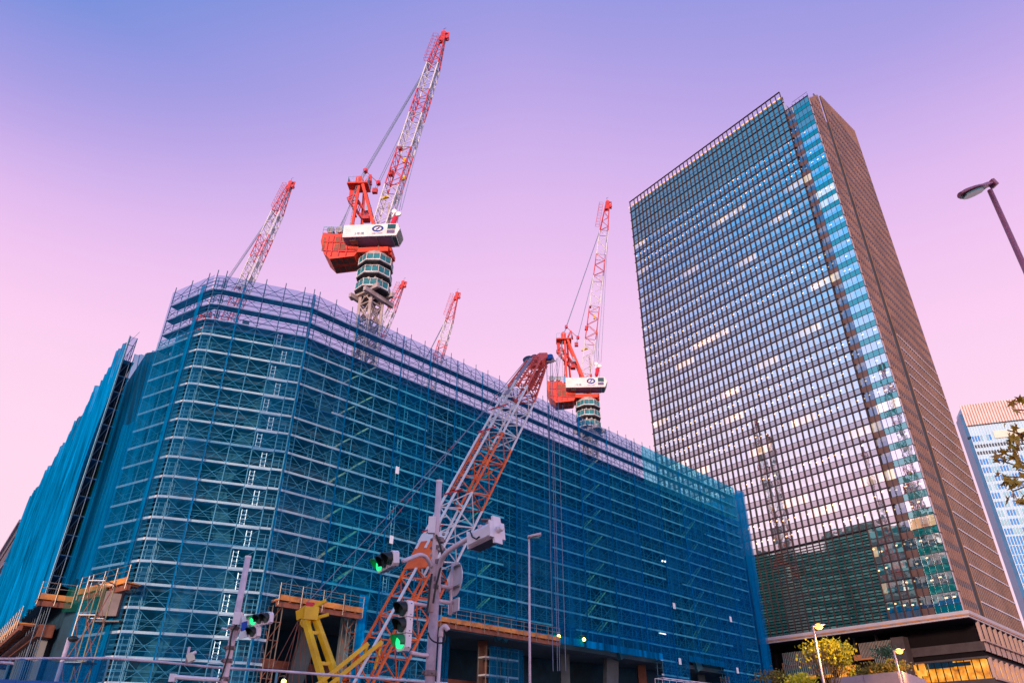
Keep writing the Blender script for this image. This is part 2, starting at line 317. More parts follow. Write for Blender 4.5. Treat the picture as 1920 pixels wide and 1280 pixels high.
def scaffolding():
    t=thing('scaffolding',(-21.3,63.2,0),'tall blue netted scaffolding wrapped round the corner building','scaffolding')
    t['label']='tall many-decked scaffolding under see-through blue mesh round the corner building'
    segs=[(S0,PC2,2,'L'),(PC2,PC1,1,'L'),(PC1,P0,1,'L'),(P0,P1,5,'C'),(P1,BE,42,'B')]
    brace=MB(); inner=MB(); rung=MB(); uinner=MB(); ubrace=MB()
    for a,b,nb,tag in segs:
        L_=np.linalg.norm(b-a); d=unit(b-a); n=outw(a,b)
        ss=[L_*i/nb for i in range(nb+1)]
        if tag=='C': ss=[0,1.98,3.96,5.94,7.92,L_]
        if tag=='B': ss=[0,.7]+[.7+(L_-.7)*i/41 for i in range(1,42)]
        for i,s in enumerate(ss):
            if i==0 and tag!='L': pass
            zb=0
            for o in OPEN:
                if tag=='B' and o[0]<s<o[1]: zb=o[2]
            p=a+d*s
            if i<len(ss)-1 or tag=='B':
                o_=MB().bar(p+V(0,0,zb),p+V(0,0,39.2),.075).build('post',MT['post'],t); MB().bar(p+V(0,0,39.2),p+V(0,0,45.75),.07).build('post_top',MT['postd'],o_)  # one post in two tones, the top painted as seen against the sky
            q=p-n*.9; inner.bar(q+V(0,0,zb),q+V(0,0,39),.065); uinner.bar(q+V(0,0,39),q+V(0,0,45.3),.06)
            for k,z in enumerate(ZK):
                I_=uinner if z>39 else inner
                if z>zb: I_.bar(p+V(0,0,z-.1),q+V(0,0,z-.1),.05)
                if k and tag!='B' and z>zb: I_.bar(p+V(0,0,z+1.0),q+V(0,0,z+1.0),.04)
        for i,(s0,s1) in enumerate(zip(ss[:-1],ss[1:])):
            sm=(s0+s1)/2
            for k in range(-1,len(ZK)):
                z0=ZK[k] if k>=0 else ZK[0]+LIFT; z1=min(z0+LIFT,45.3)
                if k==-1: continue
                if tag=='B' and blocked(sm,z0): continue
                p=a+d*s0+n*.03;q=a+d*s1+n*.03; X_=ubrace if z0>39 else brace
                if s1-s0<1.3:
                    for h in (.45,.9,1.35): rung.bar(p+V(0,0,z0+h),q+V(0,0,z0+h),.035)
                else:
                    X_.bar(p+V(0,0,z0+.1),q+V(0,0,z1-.1),.036); X_.bar(q+V(0,0,z0+.1),p+V(0,0,z1-.1),.036)
                    if (i+k)%3==0: 
                        p2=p-n*.9;q2=q-n*.9; brace.bar(p2+V(0,0,z0+.1),q2+V(0,0,z1-.1),.03)
        # decks with toe boards and rails
        for k,z in enumerate(ZK):
            runs=[(0,L_)]
            if tag=='B':
                runs=[];c=0
                for o in OPEN:
                    if z<o[2]: runs.append((c,o[0])); c=o[1]
                runs.append((c,L_))
            for r0,r1 in runs:
                if r1-r0<.3: continue
                dk=MB();tb=MB();rl=MB()
                m_=(r0+r1)/2; h=(r1-r0)/2
                dk.ob(a+d*m_-n*.47+V(0,0,z-.04),d*h,n*.43,V(0,0,.04))
                # toe boards are laid board by board, a few missing
                s=r0
                while s<r1-.2:
                    e=min(r1,s+ (1.98 if tag=='C' else 4.1))
                    hh=.205 if k not in(0,1,2) else .1
                    if not(tag=='B' and random.random()<.06):
                        tb.ob(a+d*(s+e)/2+n*.075+V(0,0,z+hh/2-.03+random.uniform(-.015,.015)),d*((e-s)/2-.03),n*.02,V(0,0,hh/2))
                    s=e
                for h2 in (.55,1.0): rl.bar(a+d*r0+n*.02+V(0,0,z+h2),a+d*r1+n*.02+V(0,0,z+h2),.035)
                rl.bar(a+d*r0-n*.9+V(0,0,z+1.0),a+d*r1-n*.9+V(0,0,z+1.0),.035)
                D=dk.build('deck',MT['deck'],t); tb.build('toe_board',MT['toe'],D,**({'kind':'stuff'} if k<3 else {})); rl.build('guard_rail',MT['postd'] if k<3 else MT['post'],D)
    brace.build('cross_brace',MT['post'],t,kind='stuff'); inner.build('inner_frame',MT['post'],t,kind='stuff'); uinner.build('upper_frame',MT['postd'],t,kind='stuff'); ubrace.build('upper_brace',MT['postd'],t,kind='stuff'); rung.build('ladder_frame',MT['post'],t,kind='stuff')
    # nets
    nB=outw(P1,BE)
    for a,b in ((S0,PC2),(PC2,PC1),(PC1,P0),(P0,P1)):
        if a is P0:
            dd=unit(b-a); LL=np.linalg.norm(b-a)
            for s0,s1 in ((0,1.98),(1.98,5.94),(5.94,LL)):
                for z0,z1 in ((0,9),(9,18),(18,27),(27,38.7)):
                    m=MB(); netgrid(m,a+dd*s0,a+dd*s1,z0-.15,z1+.15,outw(a,b),off=.2+random.random()*.06,amp=.07,step=.6); m.build('net_panel',MT[random.choice(['netC','netC','netC2'])],t)
        else: m=MB(); netgrid(m,a,b,0,38.7,outw(a,b),amp=.12,step=.5); m.build('net_panel',MT['drape'] if a is S0 else MT['netC2'],t)
        m=MB(); netgrid(m,a,b,38.7,44.95,outw(a,b)); m.build('top_net',MT['netTop'],t)
    hole=lambda s,z: blocked(s,z)
    cols=[0,5.6,11.9,16,20.2,24.4,30.6,36.8,43,49.2,55.4,61.6,67.8,74,80.2,85.6]
    for s0,s1 in zip(cols[:-1],cols[1:]):
        for z0,z1 in ((0,9),(9,16.2),(16.2,23.6),(23.6,30.9),(30.9,38.7)):
            mt=random.choice(['netC','netC2','netC2']) if s0<5 else random.choice(['netM','netM','netM2','netB']) if s0<20 else random.choice(['netM2','netB','netB','netB2']) if s0<36 else random.choice(['netB','netB2','netB2','netB3'])
            m=MB(); netgrid(m,P1+dB*s0,P1+dB*s1,z0-.12,z1+.12,nB,off=.2+random.random()*.08,amp=.09,hole=lambda s,z: blocked(s+s0,z),step=.5)
            if m.f: m.build('net_panel',MT[mt],t)
    m=MB(); netgrid(m,P1,P1+dB*58,38.7,44.95,nB); m.build('top_net',MT['netTop'],t)
    m=MB(); netgrid(m,P1+dB*58,BE,38.7,44.95,nB); m.build('top_net',MT['netTopB'],t)
    # overlapping seams every second or third bay
    for i,s in enumerate([0,5.6,11.9,16,20.2,24.4,30.6,36.8,43,49.2,55.4,61.6,67.8,74,80.2]):
        zb=0
        for o in OPEN:
            if o[0]<s<o[1]: zb=o[2]
        p=P1+dB*s+nB*.3; MB().ob(p+V(0,0,(zb+44.9)/2),dB*(.085 if s<40 else .12),nB*.015,V(0,0,(44.9-zb)/2)).build('net_seam',MT['seam'],t)
    dC=unit(P1-P0);nC=outw(P0,P1)
    for s in (1.98,): 
        p=P0+dC*s+nC*.3; MB().ob(p+V(0,0,22),dC*.07,nC*.015,V(0,0,22)).build('net_seam',MT['seam'],t)
    p=PC2+outw(S0,PC2)*.3; MB().ob(p+V(0,0,22),unit(PC2-S0)*.28,outw(S0,PC2)*.03,V(0,0,22)).build('net_seam',MT['seam'],t)
    # turned end of the long face: a dense sheet
    e2=BE+dirv(62)*2.3; n2=outw(BE,e2); m=MB(); netgrid(m,BE+nB*.3,e2,0,44.6,n2,amp=.14,step=.4); m.build('end_sheet',MT['seam'],t)
    m=MB(); netgrid(m,e2,e2+dA*40,0,44.6,-outw(e2,e2+dA*40),amp=.1,step=2); m.build('end_sheet',MT['sheet'],t)
    # hems over the openings
    for s0,s1,h in OPEN:
        m=MB(); netgrid(m,P1+dB*s0,P1+dB*s1,h-.35,h+.45,nB,off=.36,amp=.1,step=.4); m.build('net_hem',MT['sheet'] if s0>10 and s0<60 else MT['seam'],t)
    m=MB(); netgrid(m,P1+dB*9.7-nB*.1,P1+dB*10.6-nB*.1,5,15.5,nB,off=.5,amp=.2,step=.3); m.build('net_hem',MT['sheet'],t)
    # ladders
    for k in range(3,22):
        z=ZK[k]; s=6.35 if k%2 else 7.1; p=P0+dC*s-nC*.15
        m=MB()
        for o in (-.2,.2): m.bar(p+dC*o+V(0,0,z+.12),p+dC*o+V(0,0,z+1.6),.065)
        for h in range(4): m.bar(p-dC*.2+V(0,0,z+.35+h*.38),p+dC*.2+V(0,0,z+.35+h*.38),.05)
        m.build('ladder',MT['alu'],t)
        if k>4: MB().bar(P0+dC*5.95+nC*.11+V(0,0,z-.09),P0+dC*7.85+nC*.11+V(0,0,z-.09),.05).build('hatch_edge',MT['alu'],t)
    for px,py in ((763,779),(750,840),(737,1000),(731,1055),(724,1090),(745,905),(736,960),(690,1235)):
        s,z=spos(px,py); k=int((43.4-z)/LIFT)+1; z=ZK[min(23,k)]; m=MB(); p=P1+dB*s-nB*.2
        for o in (-.2,.2): m.bar(p+dB*o+V(0,0,z+.1),p+dB*o+V(0,0,z+1.7),.06)
        for h in range(4): m.bar(p-dB*.2+V(0,0,z+.35+h*.38),p+dB*.2+V(0,0,z+.35+h*.38),.04)
        m.build('ladder',MT['alu'],t)
    # stair flights
    for s0,ks,bay in ((4.8,range(3,16),2.05),(spos(895,1098)[0]-2.1,range(5,16),2.1),(spos(1097,1070)[0],range(3,16),2.1),(spos(1288,1060)[0],range(4,17),2.1)):
        for k in ks:
            z=ZK[k]; s=s0+(bay if k%2 else 0)
            if blocked(s+1,z): continue
            m=MB()
            for off in (-.12,-.7):
                m.bar(P1+dB*s+nB*off+V(0,0,z),P1+dB*(s+bay)+nB*off+V(0,0,z+LIFT),.075,.13)
            for q in range(6): m.ob(P1+dB*(s+bay*(q+.5)/6)-nB*.41+V(0,0,z+LIFT*(q+.5)/6),dB*.11,nB*.28,V(0,0,.02))
            m.build('stair_flight',MT['stair'],t)
    for px,py in ((745,881),(734,1011),(1264,1135),(1370,1160),(1275,1239),(1383,1256)):
        p=onp(px,py,P1+nB*.42,45.5); w_=.22 if px<1000 else .3
        MB().ob(p,dB*w_,nB*.015,V(0,0,.4)).build('notice_board',MT['sign'],t)
    for px,py in ((1242,1051),(1247,1052)):
        p=onp(px,py,P1+nB*.35,45.5); MB().ball(p,.14,8).build('site_lamp',emit('white_lamp',(.9,.9,1),2),t)
    p=onp(1242,1187,P1+nB*.3,45.5); MB().bar(p-dB*.8,p+dB*.8,.1).build('site_lamp',emit('tube_lamp',(.9,.9,1),2),t)
    # white sheets where panels are open to the sky lights
    for px,py,w_,h_ in ((655,1125,0,0),):
        pass
    return t
SC=scaffolding()
# ---- sheeted scaffold on the far left
def sheet_wall():
    t=thing('sheeted_scaffold',(-40.1,64.1,0),'far-left scaffold hidden behind an opaque pleated bright blue sheet','scaffolding')
    n=V(-.793,-.609,0); Tf=T+dA*80
    m=MB(); L_=65.2; nx=230; zs=[13.6,16,18,20,22,24,26,28,30,32,34,36,38,39.4]; vs=[];fs=[]
    for j,z in enumerate(zs):
        for i in range(nx+1):
            s=L_*(i/nx)**1.25
            o=.22+.16*math.sin(s*2.9+1.4*math.sin(z*.28+s*.11))*(.5+.5*math.sin(s*.37+z*.09))+.12*math.sin(s*.55+z*.31)+.1*math.sin(s*1.13+z*.12)+.09*math.sin(s*6.1+z*.2)
            vs.append(T+dA*s+n*o+V(0,0,z+(.25*abs(math.sin(s*math.pi/1.8)) if j==len(zs)-1 else 0)))
    for j in range(len(zs)-1):
        for i in range(nx): k=j*(nx+1)+i; fs.append((k,k+1,k+nx+2,k+nx+1))
    m.add(vs,fs); smooth(m.build('pleated_sheet',MT['sheet'],t))
    m=MB()
    for i in range(0,37): p=T+dA*i*1.8; m.bar(p+V(0,0,13.6),p+V(0,0,40.3),.07)
    m.build('outer_post_row',MT['post'],t)
    inw=-n; Ti=T+inw*.75
    m=MB()
    for q in (T+inw*.1,Ti): m.bar(q,q+V(0,0,40.2),.06)
    for i in range(8):
        q=T+dA*1.8*i+inw*.75; m.bar(q,q+V(0,0,40.2),.05)
    z=14.0
    while z<40:
        m.bar(T+V(0,0,z),Ti+V(0,0,z),.05); m.bar(T+V(0,0,z),Ti+V(0,0,z+1.8),.03); m.bar(Ti+V(0,0,z+.9),Ti+dA*14+V(0,0,z+.9),.05); z+=1.8
    m.build('end_frame',MT['postd'],t)
    for k in range(14): 
        z=14+1.8*k; MB().ob(T+dA*32.5+inw*.6+V(0,0,z),dA*32.4,inw*.55,V(0,0,.05)).build('deck',MT['deck'],t)
    # dark weather netting behind, closing the end
    m=MB(); netgrid(m,Ti+dA*.3,Ti+dA*30,13.6,38,n,off=-.3,step=2); m.build('inner_net',netmat('dark_green_net',(.01,.05,.04),.8,.2),t)
    # short screen of nets at the top
    m=MB(); netgrid(m,T+V(0,0,0),Ti+V(0,0,0),37,40.2,outw(T,Ti),off=.02,step=.4); m.build('top_net',MT['netTop'],t)
    return t
sheet_wall()
def _flat(p): return p*V(1,1,0)
def drape(name,a,b,z0,z1,bulge,mat,label,folds=5,zcurve=0,sag=0):
    t_o=None
    m=MB(); nx,nz=60,34; d=unit(b-a); n=outw(a,b); L_=np.linalg.norm(b-a); vs=[];fs=[]
    for j in range(nz+1):
        v=j/nz
        for i in range(nx+1):
            u=i/nx
            o=bulge*math.sin(math.pi*u)*math.sin(math.pi*(.25+.75*v))+.16*math.sin(u*folds*2*math.pi+v*3)*(1-.4*v)+.07*math.sin(u*folds*5.3*math.pi+v*6)
            z=z0+(z1-z0)*v-sag*math.sin(math.pi*u)*(1-abs(2*v-1)) - (sag*math.sin(math.pi*u) if v in(0,1) else 0)*.5
            s=u+zcurve*(1-v)*math.sin(math.pi*u)
            vs.append(a+d*L_*s-n*o+V(0,0,z))
    for j in range(nz):
        for i in range(nx): k=j*(nx+1)+i; fs.append((k,k+1,k+nx+2,k+nx+1))
    o=m.add(vs,fs).build(name,mat); smooth(o); o['label']=label; o['category']='net'; return o
drape('hanging_net',T+V(.9,.3,0),S0+V(-.1,.15,0),15.0,38.2,1.1,MT['drape'],'dark blue net sagging between the pleated sheet and the rounded scaffold',4,sag=.6)
drape('hanging_net',T+V(2.4,-.2,0),S0+V(.1,-.25,0),15.5,30,.3,MT['seam'],'lighter blue net bunched against the rounded end of the scaffold',6,sag=.4)
MB().prism([T+V(1.6,1.2,0),S0+V(.4,1.5,0),S0+V(.4,1.5,0)+dA*12+V(3,0,0),T+V(1.6,1.2,0)+dA*12][::-1],0,38.9).build('tmp_wall',MT['concd'])  # added block that keeps pale sky from showing through the nets
_w=bpy.data.objects['tmp_wall']; _w.name='backing_block'; _w['label']='dark block added behind the hanging blue nets to shut out the sky'; _w['category']='building'
drape('hanging_net',P1+dB*20-outw(P1,BE)*2.5,P1+dB*23.5-outw(P1,BE)*2.5,0,13.6,.2,MT['drape'],'blue net curtain hanging inside the long gateway beside the stout pole',7)
drape('hanging_net',P1+dB*28.5-outw(P1,BE)*1.8,P1+dB*34-outw(P1,BE)*1.8,0,13.2,.25,MT['drape'],'see-through blue net round the small scaffold inside the long gateway',5)
drape('hanging_net',T+V(1.3,2.2,0),S0+V(2.5,-.6,0),1.0,12.6,.2,MT['drape'],'blue net hanging under the steel bracket at the lower left',7)
# ---- catch platforms
def gantry(a,b,n,z,label,brk=True,h=.45):
    t=thing('work_platform',(*(a+b)[:2]/2,z),label,'platform','orange work platforms over the gateways')
    d=unit(b-a); L_=np.linalg.norm(b-a); c=(a+b)/2
    MB().ob(c+n*.55+V(0,0,z),d*L_/2,n*.6,V(0,0,.05)).build('floor_board',MT['orb'],t)
    MB().ob(c+n*1.17+V(0,0,z+h/2-.05),d*L_/2,n*.03,V(0,0,h/2)).build('edge_board',MT['orb'],t)
    MB().bar(a+n*.9+V(0,0,z-.35),b+n*.9+V(0,0,z-.35),.25,.42).build('edge_beam',MT['rust'],t)
    m=MB()
    for i in range(int(L_/1.1)+1): p=a+d*min(L_,i*1.1); m.bar(p+n*0+V(0,0,z-.12),p+n*1.25+V(0,0,z-.12),.12)
    m.build('bearer',MT['rust'],t)
    k=max(2,int(L_/1.9))
    for i in range(k+1):
        p=a+d*L_*i/k+n*1.22; MB().bar(p+V(0,0,z-.5),p+V(0,0,z+1.35),.055).build('rail_post',MT['galv'],t)
    for hh in (.85,1.3): MB().bar(a+n*1.22+V(0,0,z+hh),b+n*1.22+V(0,0,z+hh),.045).build('rail',MT['galv'],t)
    return t
nB=outw(P1,BE)
gantry(P1+dB*1.2,P1+dB*9.7,nB,13.8,'short orange work platform above the gateway behind the yellow mast')
gantry(P1+dB*19.0,P1+dB*36.8,nB,14.25,'long orange work platform right of the striped boom')
nl=outw(S0,PC2)
gantry(atz(146,1113,14.0)*V(1,1,0)-nl*1.22,atz(237,1090,14.0)*V(1,1,0)-nl*1.22,nl,14.0,'small orange work platform on a steel bracket at the rounded end')
gantry(T+dA*40,T+dA*.3,V(-.793,-.609,0),11.8,'orange platform running along the foot of the pleated blue sheet')
gantry(T+V(-.2,-.6,0),T+V(1.9,.9,0),V(.6,-.8,0),13.6,'narrow orange platform at the near end of the pleated sheet')
def bracket():
    t=thing('steel_bracket',(-33.3,60.8,9),'heavy brown steel column head under the small orange platform','steelwork')
    p=atz(215,1118,13.2)
    MB().bar(p+V(0,.6,-1.5),p+V(0,.6,.4),1.7,1.3).build('column_head',pm('column_brown',(.13,.09,.09),.3,1,.6),t)
    MB().bar(p+V(-.8,.1,-1.6),p+V(-1.0,.1,.8),.22).build('stiffener',MT['rust'],t)
    MB().ob(p+V(0,.6,-1.9),V(1.1,0,0),V(0,1,0),V(0,0,.06)).build('base_plate',MT['dark'],t)
bracket()
def inner_scaffold():
    nb=outw(P1,BE); o=P1+dB*28.6-nb*2.4; t=thing('scaffolding',(o[0],o[1],0),'small low scaffold standing inside the long gateway behind a net','scaffolding')
    for i in range(4):
        for j in (0,1): p=o+dB*i*1.7-nb*j*1.2; MB().bar(p,p+V(0,0,13.2),.07).build('post',MT['galv'],t)
    for z in (4.6,6.5,8.4,10.3,12.1):
        MB().ob(o+dB*2.55-nb*.6+V(0,0,z),dB*2.6,nb*.6,V(0,0,.09)).build('deck',MT['toe'],t); MB().bar(o+V(0,0,z+.9),o+dB*5.1+V(0,0,z+.9),.05).build('guard_rail',MT['galv'],t)
    m=MB()
    for q in (-.2,.2): m.bar(o+dB*(3.2+q)+nb*.1+V(0,0,8.5),o+dB*(3.2+q)+nb*.1+V(0,0,10.3),.06)
    for h in range(5): m.bar(o+dB*3.0+nb*.1+V(0,0,8.7+h*.35),o+dB*3.4+nb*.1+V(0,0,8.7+h*.35),.05)
    m.build('ladder',MT['alu'],t)
inner_scaffold()
def eave():
    t=thing('loading_bay',(-42,72,0),'dark steel loading bay opening under the pleated blue sheet','steelwork')
    a=T+dA*.5; b=T+dA*60; inw=V(.793,.609,0)
    MB().bar(a+inw*1+V(0,0,11.4),b+inw*1+V(0,0,11.4),1.2,1.0).build('edge_girder',MT['rust'],t)
    for s in (2,16,30,44): MB().bar(T+dA*s+inw*1.4,T+dA*s+inw*1.4+V(0,0,11.8),.8).build('column',MT['dark'],t)
    for s in (5,12,19,26,33): MB().bar(T+dA*s+inw*.4+V(0,0,11.4),T+dA*s+inw*14+V(0,0,11.4),.4,.9).build('roof_beam',MT['dark'],t)
    MB().ob(T+dA*30+inw*18+V(0,0,6),dA*32,inw*.2,V(0,0,6)).build('back_wall',MT['dark'],t)
eave()
def shoring():
    t=thing('shoring_tower',(-30,52,0),'slender yellow-brown shoring tower rising before the blue nets at lower left','scaffolding')
    base=[]
    for px,dd in ((140,52),(165,52),(160,53.6),(175,53.6)):
        p=xat(px,dd,9.0); base.append(p)
    c=sum(base)/4; hs=.75
    cs=[c+V(sx*hs*.8,sy*.7,0) for sx,sy in((-1,-1),(1,-1),(1,1),(-1,1))]
    for p in cs: MB().bar(V(p[0],p[1],0),V(p[0],p[1],13.1),.06).build('post',MT['galv'] if p is cs[0] else MT['shore'],t)
    for z in (1.5,4.5,7.5,10.5,12.8):
        m=MB()
        for p,q in zip(cs,cs[1:]+cs[:1]): m.bar(V(p[0],p[1],z),V(q[0],q[1],z),.06)
        m.build('ring_tube',MT['galv'],t)
    for z in (1.5,4.5,7.5,10.0):
        m=MB()
        for p,q in zip(cs,cs[1:]+cs[:1]): m.bar(V(p[0],p[1],z),V(q[0],q[1],z+2.9),.045)
        m.build('diagonal',MT['rust'],t)
    m=MB(); m.ob(V(c[0],c[1],7.55),V(.9,0,0),V(0,.7,0),V(0,0,.04)); m.build('platform_board',MT['dark'],t)
    g=MB(); netgrid(g,xat(125,60,13)*V(1,1,0),xat(200,60,13)*V(1,1,0),12.0-0,13.9,V(0,-1,0),amp=.2,step=.3); g.build('green_net',MT['greennet'],t)
shoring()
def towershaft(px,label):
    s,z=spos(px,1200); t=thing('shoring_tower',(*(P1+dB*s)[:2],0),label,'scaffolding','rusty tube towers beside the gateways')
    p=P1+dB*s+nB*.35; m=MB()
    for a in (-.45,.45): m.tube(p+dB*a,p+dB*a+V(0,0,13.4),.05,6); m.tube(p+dB*a-nB*.8,p+dB*a-nB*.8+V(0,0,13.4),.05,6)
    m.build('post',MT['galv'],t); m=MB()
    for k in range(9):
        z=.5+1.45*k; m.bar(p-dB*.5+V(0,0,z),p+dB*.5+V(0,0,z),.06); m.bar(p-dB*.45+V(0,0,z),p+dB*.45+V(0,0,z+1.4),.045); m.bar(p-dB*.45+V(0,0,z),p-dB*.45-nB*.8+V(0,0,z+1.2),.05)
        for a in (-.45,.45): m.ball(p+dB*a+V(0,0,z),.1,6)
    m.build('bracing',MT['rust'],t)
towershaft(507,'rusty lattice tube tower on the left of the gateway behind the yellow mast')
towershaft(652,'rusty lattice tube tower on the right of the gateway behind the yellow mast')
towershaft(1350,'rusty lattice tube tower at the small far gateway on the right')
for px,py,lb in ((1048,1192,'glowing round work light left above the long gateway'),(1095,1198,'glowing round work light right above the long gateway'),(532,1277,'glowing work light in front of the left gateway')):
    p=onp(px,py,P1+nB*.9,45.5)
    t=thing('work_light',p,lb,'lamp','glowing work lights on the site')
    smooth(MB().ball(p,.2,12).build('bulb',MT['work'],t)); MB().tube(p+V(0,0,.18),p+V(0,0,.45),.05,6).build('holder',MT['dark'],t); MB().bar(p+V(0,0,.45),p+V(0,0,.45)-nB*.8,.04).build('arm',MT['galv'],t)
# ------------------------------------------------------------------ glass materials
def glassmat(name,tint,base,gl=.8,lit=0,streak=0,fz=4.17,z0=0.0,df=None,bay=1.82,warm=(1,.72,.38),rough=.015):
    m,t,b,o=nodes(name); t.nodes.remove(b); Nn=t.nodes.new; Ll=t.links.new
    g=Nn('ShaderNodeBsdfGlossy'); g.inputs['Color'].default_value=(*tint,1); g.inputs['Roughness'].default_value=rough
    tcn=Nn('ShaderNodeTexCoord'); nn=Nn('ShaderNodeTexNoise'); nn.inputs['Scale'].default_value=.35; nn.inputs['Detail'].default_value=2; Ll(tcn.outputs['Object'],nn.inputs['Vector'])
    bp=Nn('ShaderNodeBump'); bp.inputs['Strength'].default_value=.09; bp.inputs['Distance'].default_value=.12; Ll(nn.outputs[0],bp.inputs['Height']); Ll(bp.outputs[0],g.inputs['Normal'])
    d=Nn('ShaderNodeBsdfDiffuse'); d.inputs[0].default_value=(*base,1)
    mx=Nn('ShaderNodeMixShader'); mx.inputs[0].default_value=gl; Ll(d.outputs[0],mx.inputs[1]); Ll(g.outputs[0],mx.inputs[2]); res=mx.outputs[0]
    if lit or streak:
        sp=Nn('ShaderNodeSeparateXYZ'); Ll(tcn.outputs['Object'],sp.inputs[0])
        def mm(op,a,b=None,c=None):
            n=Nn('ShaderNodeMath'); n.operation=op
            for i,v in enumerate((a,b,c)):
                if v is None: continue
                if isinstance(v,(int,float)): n.inputs[i].default_value=float(v)
                else: Ll(v,n.inputs[i])
            return n.outputs[0]
        s=mm('ADD',mm('MULTIPLY',sp.outputs[0],df[0]),mm('MULTIPLY',sp.outputs[1],df[1]))
        sb=mm('DIVIDE',s,bay); zb=mm('DIVIDE',mm('SUBTRACT',sp.outputs[2],z0),fz)
        si=mm('FLOOR',sb); zi=mm('FLOOR',zb); sf=mm('FRACT',sb); zf=mm('FRACT',zb)
        def wn(a,b):
            c=Nn('ShaderNodeCombineXYZ'); Ll(a,c.inputs[0]); Ll(b,c.inputs[1]); w_=Nn('ShaderNodeTexWhiteNoise'); w_.noise_dimensions='3D'; Ll(c.outputs[0],w_.inputs['Vector']); return w_.outputs[0]
        r1=wn(si,zi); r2=wn(mm('FLOOR',mm('DIVIDE',si,4)),zi); r3=wn(zi,mm('ADD',zi,7.3)); r4=wn(mm('ADD',si,31.7),zi)
        room=mm('GREATER_THAN',r2,.93)                       # whole rooms lit
        rowon=mm('GREATER_THAN',r3,.35)                      # floors with ceiling lamps on
        sp_on=mm('MULTIPLY',rowon,mm('GREATER_THAN',r1,.45))
        zc=mm('ADD',.62,mm('MULTIPLY',r4,.22)); sc_=mm('ADD',.3,mm('MULTIPLY',r1,.35))
        blind=mm('GREATER_THAN',zf,mm('ADD',.55,mm('MULTIPLY',r1,.55)))
        spot=mm('MULTIPLY',mm('LESS_THAN',mm('ABSOLUTE',mm('SUBTRACT',zf,zc)),.035),mm('LESS_THAN',mm('ABSOLUTE',mm('SUBTRACT',sf,sc_)),.2))
        e=mm('ADD',mm('MULTIPLY',mm('MULTIPLY',spot,sp_on),streak),mm('MULTIPLY',room,mm('MULTIPLY',lit,mm('ADD',.35,r1))))
        bd=Nn('ShaderNodeBsdfDiffuse'); bd.inputs[0].default_value=(.5,.48,.46,1); mb=Nn('ShaderNodeMixShader'); Ll(mm('MULTIPLY',blind,.22),mb.inputs[0]); Ll(res,mb.inputs[1]); Ll(bd.outputs[0],mb.inputs[2]); res=mb.outputs[0]
        em=Nn('ShaderNodeEmission'); em.inputs[0].default_value=(*warm,1); Ll(e,em.inputs[1])
        ad=Nn('ShaderNodeAddShader'); Ll(res,ad.inputs[0]); Ll(em.outputs[0],ad.inputs[1]); res=ad.outputs[0]
    Ll(res,o.inputs[0]); return m
G0=V(95.1,157,0); dF=dirv(-37.7); nF=V(-dF[1],dF[0],0); dS=dirv(45.0); nS=V(dS[1],-dS[0],0)
FZ=4.17; ZB=30.5
